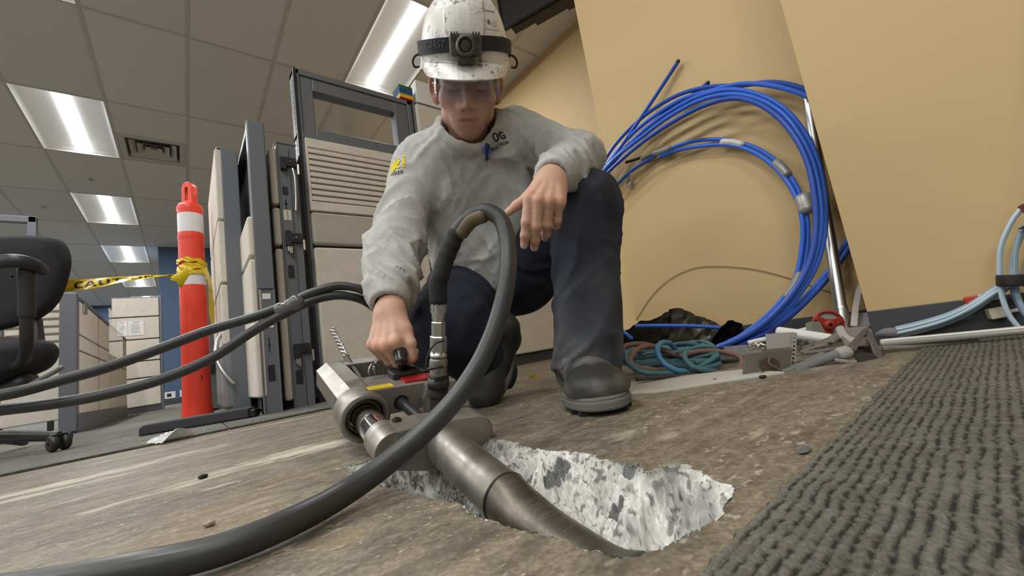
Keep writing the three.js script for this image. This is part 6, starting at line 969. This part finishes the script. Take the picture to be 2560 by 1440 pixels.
{
  const t = thing('cable_reel', 'small red plastic reel behind the scrap pile, beside the conduit', 'reel', [1.242, 0.063, -0.292]); t.quaternion.copy(camera.quaternion); t.rotateY(-0.25);
  const red = std(new THREE.Color().setRGB(0.34, 0.03, 0.013), 0.45);
  part('rim', new THREE.TorusGeometry(0.033, 0.0035, 10, 40), red, t); part('hub', [lathe([[0.004, 0], [0.013, 0], [0.013, 0.012], [0.008, 0.014], [0.004, 0.014]], 24).rotateX(Math.PI / 2)], red, t);
  for (let k = 0; k < 3; k++) { const a = k * 2.094 + 0.5; part('spoke', prism([[0.008, -0.009], [0.032, -0.006], [0.032, 0.006], [0.008, 0.009]], 0.006, 0.001).rotateZ(a), red, t); }
  part('winding', lathe([[0.014, -0.010], [0.031, -0.010], [0.031, -0.002], [0.014, -0.002]], 30).rotateX(Math.PI / 2), dusty(0.40, 0.38, 0.34), t);
}
solo('foam_block', slabOf([1.18, 0.077, -0.315], [1.196, 0.073, -0.302], [1.194, 0.046, -0.296], [1.17, 0.05, -0.315], 0.02), dusty(0.30, 0.29, 0.22), 'greenish foam block in front of the red reel', 'foam block');
solo('metal_strap', slabOf([1.116, 0.04, -0.27], [1.137, 0.05, -0.251], [1.115, 0.037, -0.245], [1.097, 0.027, -0.262], 0.004), dusty(0.36, 0.32, 0.29), 'bent dusty metal strap below the red reel', 'metal strap');
solo('metal_strap', slabOf([1.02, 0.032, -0.298], [1.092, 0.042, -0.263], [1.071, 0.029, -0.257], [1, 0.022, -0.291], 0.004), dusty(0.25, 0.225, 0.20), 'wide brownish strap beneath the thick white tube', 'metal strap');
solo('hose_clamp', tube([[1.019, 0.029, -0.3], [1.023, 0.04, -0.295], [1.046, 0.043, -0.288], [1.04, 0.037, -0.281], [1.024, 0.03, -0.282]], 0.004, 40, 8, { flat: 0.4 }), dusty(0.33, 0.30, 0.28, 0.5, 0.4), 'curled metal hose clamp right of the punched bracket', 'hose clamp');
solo('square_nut', new RoundedBoxGeometry(0.011, 0.011, 0.009, 2, 0.002).applyQuaternion(camera.quaternion).translate(...[1.062, 0.033, -0.257]), M.zinc, 'small square nut on the scrap pile', 'nut');
{
  const t = thing('wire_brush', 'dusty grey handle and long flat blade in front of the scrap pile', 'scraper');
  part('blade', tube([[0.91, -0.002, -0.304], [0.936, 0.005, -0.281], [0.986, 0.021, -0.25]], (q) => 0.006, 20, 10, { flat: 0.45 }), dusty(0.30, 0.29, 0.28, 0.5, 0.3), t);
  part('handle', tube([[0.927, -0.002, -0.284], [0.961, 0.008, -0.26], [0.989, 0.015, -0.236], [1.003, 0.017, -0.224]], (q) => 0.0065 + 0.0045 * q, 30, 14), dusty(0.20, 0.20, 0.205), t);
  part('ferrule', tube([[0.995, 0.017, -0.227], [1.007, 0.019, -0.218]], 0.0125, 10, 18), dusty(0.42, 0.40, 0.37), t);
  part('tang', tube([[0.999, 0.018, -0.22], [1.017, 0.023, -0.211]], 0.006, 10, 10), dusty(0.26, 0.23, 0.22), t);
}
{
  const t = thing('leather_pouch', 'dirty grey-brown leather pouch with an open pointed flap, right end of the scrap pile', 'pouch'), m = dusty(0.20, 0.165, 0.15), m2 = dusty(0.27, 0.24, 0.225), dk = dusty(0.045, 0.035, 0.035);
  part('back_flap', slabOf([1.112, 0.058, -0.244], [1.158, 0.053, -0.206], [1.082, 0.019, -0.197], [1.044, 0.026, -0.227], 0.004), m2, t);
  part('left_flap', slabOf([1.102, 0.054, -0.2], [1.093, 0.05, -0.195], [1.01, 0.019, -0.205], [1.009, 0.029, -0.216], 0.004), m, t);
  part('right_flap', slabOf([1.103, 0.055, -0.199], [1.098, 0.045, -0.191], [1.036, -0.016, -0.17], [1.037, 0.009, -0.183], 0.004), m, t);
  part('inside', slabOf([1.114, 0.041, -0.205], [1.121, 0.037, -0.201], [1.093, -0.003, -0.192], [1.059, 0.012, -0.217], 0.003), dk, t);
  part('front_lip', slabOf([1.01, 0.016, -0.211], [1.039, 0.009, -0.188], [1.024, -0.015, -0.169], [0.985, -0.004, -0.199], 0.004), dk, t);
  part('strap', tube([[1.099, 0.061, -0.24], [1.083, 0.042, -0.231], [1.07, 0.034, -0.217]], 0.008, 20, 10, { flat: 0.4 }), dusty(0.48, 0.43, 0.40), t);
  part('lace', tube([[1.076, 0.016, -0.176], [1.065, -0.002, -0.175], [1.07, -0.012, -0.166], [1.083, -0.015, -0.15]], 0.0012, 30, 6), dusty(0.16, 0.12, 0.07), t);
}
for (const [i, r] of [[0, [[1.017, 0.027, -0.223], [0.986, 0.027, -0.249], [0.967, 0.027, -0.278]]], [1, [[0.987, 0.027, -0.288], [1.023, 0.031, -0.27], [1.04, 0.033, -0.256]]], [2, [[0.973, 0.009, -0.231], [0.99, 0.001, -0.211], [1.008, 0, -0.196]]]]) solo('wood_splinter', tube(r, 0.004, 16, 7, { flat: 0.6 }), dusty(0.26 + 0.08 * i, 0.22 + 0.08 * i, 0.19 + 0.07 * i), ['brown splinter on the scrap pile, beside the wide strap', 'pale splinter leaning on the hose clamp', 'pale splinter under the scraper handle'][i], 'splinter');
// white straps behind the pouch
{
  const st = std(new THREE.Color().setRGB(0.66, 0.60, 0.56), 0.5), t = thing('plastic_strap', 'white plastic strap rising beside the conduit to the wall edge', 'strap');
  part('strip', thick(sheet([[[1.312, 0.05, -0.263], [1.324, 0.047, -0.253]], [[1.342, 0.093, -0.256], [1.355, 0.093, -0.245]], [[1.402, 0.138, -0.25], [1.415, 0.139, -0.239]], [[1.52, 0.178, -0.249], [1.529, 0.176, -0.242]]]), 0.0012), st, t);
  const u = thing('plastic_strap', 'narrow translucent strap right of the white one, at the wall edge', 'strap');
  part('strip', thick(sheet([[[1.343, 0.044, -0.238], [1.354, 0.041, -0.229]], [[1.375, 0.077, -0.231], [1.382, 0.079, -0.225]], [[1.438, 0.109, -0.238], [1.443, 0.111, -0.233]], [[1.488, 0.123, -0.247], [1.492, 0.123, -0.243]]]), 0.001), std(new THREE.Color().setRGB(0.46, 0.46, 0.48), 0.35), u);
  const v = thing('clear_sleeve', 'clear plastic sleeve standing behind the leather pouch', 'plastic sleeve');
  part('sleeve', thick(sheet([[[1.362, 0.078, -0.268], [1.384, 0.075, -0.224]], [[1.322, 0.032, -0.271], [1.349, 0.016, -0.225]]]), 0.001), new THREE.MeshPhysicalMaterial({ color: 0xe8e8ea, transmission: 0.7, thickness: 0, roughness: 0.3 }), v);
}
// pale blue network cables
{
  const pb = std(new THREE.Color().setRGB(0.44, 0.56, 0.64), 0.45), pb2 = std(new THREE.Color().setRGB(0.30, 0.40, 0.50), 0.5), t = thing('network_cables', 'bundle of pale blue network cables tied with a black band at the right edge', 'cable bundle');
  for (let k = 0; k < 6; k++) { const o = (k - 2.5) * 0.0042, q = ((k * 37) % 5 - 2) * 0.003, sh = (p, f = 1) => [p[0] - q, p[1] + o * f, p[2] + o * 0.5];
    part('cable', tube([sh([1.27, 0.026, -0.18]), sh([1.27, 0.034, -0.135]), sh([1.27, 0.046, -0.09]), sh([1.262, 0.065, -0.051]), sh([1.262, 0.091, -0.013]), sh([1.262, 0.103, 0.008], 0.8), sh([1.262, 0.116, 0.015], 0.4)], 0.0040, 80, 8), k % 2 ? pb2 : pb, t); }
  for (let k = 0; k < 8; k++) { const o = (k - 3.5) * 0.0046, q = ((k * 29) % 5 - 2) * 0.004, sh = (p, f = 1) => [p[0] + o * 0.75 * f + q * 0.3, p[1] - o * 0.15 * f, p[2] + o * 0.65 * f + q];
    part('cable', tube([sh([1.265, 0.95, 0.28], 1.5), sh([1.262, 0.266, 0.096], 1.5), sh([1.262, 0.223, 0.062], 1.5), sh([1.262, 0.176, 0.034], 1.3), sh([1.262, 0.135, 0.02]), sh([1.262, 0.107, 0.014], 0.9), sh([1.262, 0.073, 0.012], 1.1), sh([1.262, 0.028, 0.019], 1.4), sh([1.262, -0.005, 0.04], 1.6), sh([1.262, 0.022, 0.16], 1.6)], 0.0042, 80, 8), k % 3 === 1 ? pb2 : pb, t); }
  part('band', orient(lathe([[0, -0.011], [0.0225, -0.011], [0.0235, -0.009], [0.0235, 0.009], [0.0225, 0.011], [0, 0.011]], 28), [1.25, 0.108, 0.014], [1.25, 0.139, 0.02]), M.black, t, 'black hook-and-loop band');
  part('taped_end', tube([[1.27, 0.026, -0.212], [1.27, 0.028, -0.197], [1.27, 0.027, -0.177]], (q) => 0.004 + 0.0075 * Math.sin(Math.min(q * 1.3, 1) * 1.6), 24, 12), dusty(0.22, 0.22, 0.22), t, 'grey taped cable end');
}
{
  const t = thing('pipe', 'upper of the two long pale pipes along the foot of the wall', 'pipe'), w = std(new THREE.Color().setRGB(0.55, 0.53, 0.48), 0.4);
  part('tube', tube([[1.123, 0.02, -0.181], [1.137, 0.02, -0.082], [1.166, 0.02, 0.04], [1.255, 0.02, 0.75]], 0.0078, 30, 14), w, t); part('seam', tube([[1.105, 0.026, -0.174], [1.119, 0.026, -0.08], [1.143, 0.026, 0.04], [1.253, 0.0275, 0.75]], 0.002, 20, 6), M.white, t);
  const u = thing('pipe', 'lower of the two long pale pipes along the foot of the wall, dusty', 'pipe'); part('tube', tube([[1.116, 0.009, -0.193], [1.135, 0.008, -0.129], [1.157, 0.009, -0.054]], 0.0055, 30, 12), dusty(0.34, 0.31, 0.27), u); part('cap', tube([[1.115, 0.009, -0.195], [1.117, 0.009, -0.191]], 0.0062, 6, 12), dusty(0.3, 0.27, 0.24), u);
}
{
  const c = thing('wall_connector', 'white square cable connector at the baseboard, right of the pale cables', 'connector', [1.28, 0.047, -0.022]); c.rotation.y = -1.2; c.rotation.z = 0.1;
  part('body', new RoundedBoxGeometry(0.024, 0.022, 0.02, 2, 0.003), std(new THREE.Color().setRGB(0.62, 0.59, 0.45), 0.5), c); part('stem', cyl(0.004, 0.004, 0.04, 10).rotateZ(Math.PI / 2).translate(0.028, -0.002, 0), M.white, c);
  const r = thing('cable_clip', 'small red clip with white tab at the top of the baseboard', 'clip', [1.275, 0.078, -0.048]); r.rotation.y = -1.3;
  part('clip', new RoundedBoxGeometry(0.022, 0.018, 0.014, 2, 0.003), std(new THREE.Color().setRGB(0.50, 0.04, 0.02), 0.45), r); part('tab', new RoundedBoxGeometry(0.028, 0.014, 0.01, 2, 0.002).translate(0.024, 0.003, 0), M.white, r);
  const h = thing('rag', 'dark red rag corner at the right edge of the picture', 'rag', [0, 0, 0]);
  part('cloth', thick(sheet([[[1.24, 0.245, 0.046], [1.24, 0.253, 0.063]], [[1.24, 0.234, 0.05], [1.24, 0.236, 0.064]], [[1.24, 0.223, 0.052], [1.24, 0.217, 0.062]]]), 0.006), std(new THREE.Color().setRGB(0.14, 0.03, 0.015), 0.8), h); part('tip', thick(sheet([[[1.24, 0.203, 0.037], [1.24, 0.213, 0.057]], [[1.24, 0.202, 0.043], [1.24, 0.199, 0.059]]]), 0.008), M.black, h);
}
// small litter on the slab
solo('tape_scrap', thick(sheet([[[0.694, 0.044, -0.819], [0.703, 0.048, -0.81], [0.715, 0.041, -0.801]], [[0.688, 0.038, -0.811], [0.691, 0.04, -0.795], [0.707, 0.035, -0.796]]]), 0.001), std(new THREE.Color().setRGB(0.62, 0.42, 0.03), 0.25), 'small crumpled yellow tape scrap between the two boots', 'tape scrap');
const chipLabels = ['black crumb on the slab left of the puller', 'pale stone crumb on the slab left of the foreground hose', 'flat grey chip on the slab right of the front boot', 'white splinter of cardboard beside the front boot toe', 'dark crumb below the cardboard sheet', 'dark crumb near the metal plate'];
[[[0.015, 0, -0.829], 0.006, 0x1b1a18], [[0.013, 0, -0.533], 0.005, 0x9b9384], [[0.418, 0, -0.138], 0.007, 0x5c625f], [[0.75, 0, -0.535], 0.006, 0xc9c5bb], [[0.813, 0, -0.394], 0.005, 0x2a2722], [[0.83, 0, -0.313], 0.006, 0x2a2722]].forEach(([p, r, c], k) => {
  const g = new THREE.IcosahedronGeometry(r, 1), q = g.attributes.position; for (let i = 0; i < q.count; i++) { const f = 0.75 + 0.5 * noise3(q.getX(i) * 300 + k * 9, q.getY(i) * 300, q.getZ(i) * 300); q.setXYZ(i, q.getX(i) * f * (k === 3 ? 2.2 : 1.2), q.getY(i) * f * (k === 2 || k === 3 ? 0.25 : 0.6), q.getZ(i) * f); }
  g.computeVertexNormals(); if (k === 2) g.scale(1.2, 0.7, 0.7); g.translate(p[0], r * (k === 2 || k === 3 ? 0.22 : 0.5), p[2]); solo('floor_chip', g, std(c, 0.8), chipLabels[k], 'chip', 'crumbs and chips on the slab');
});
renderer.render(scene, camera);
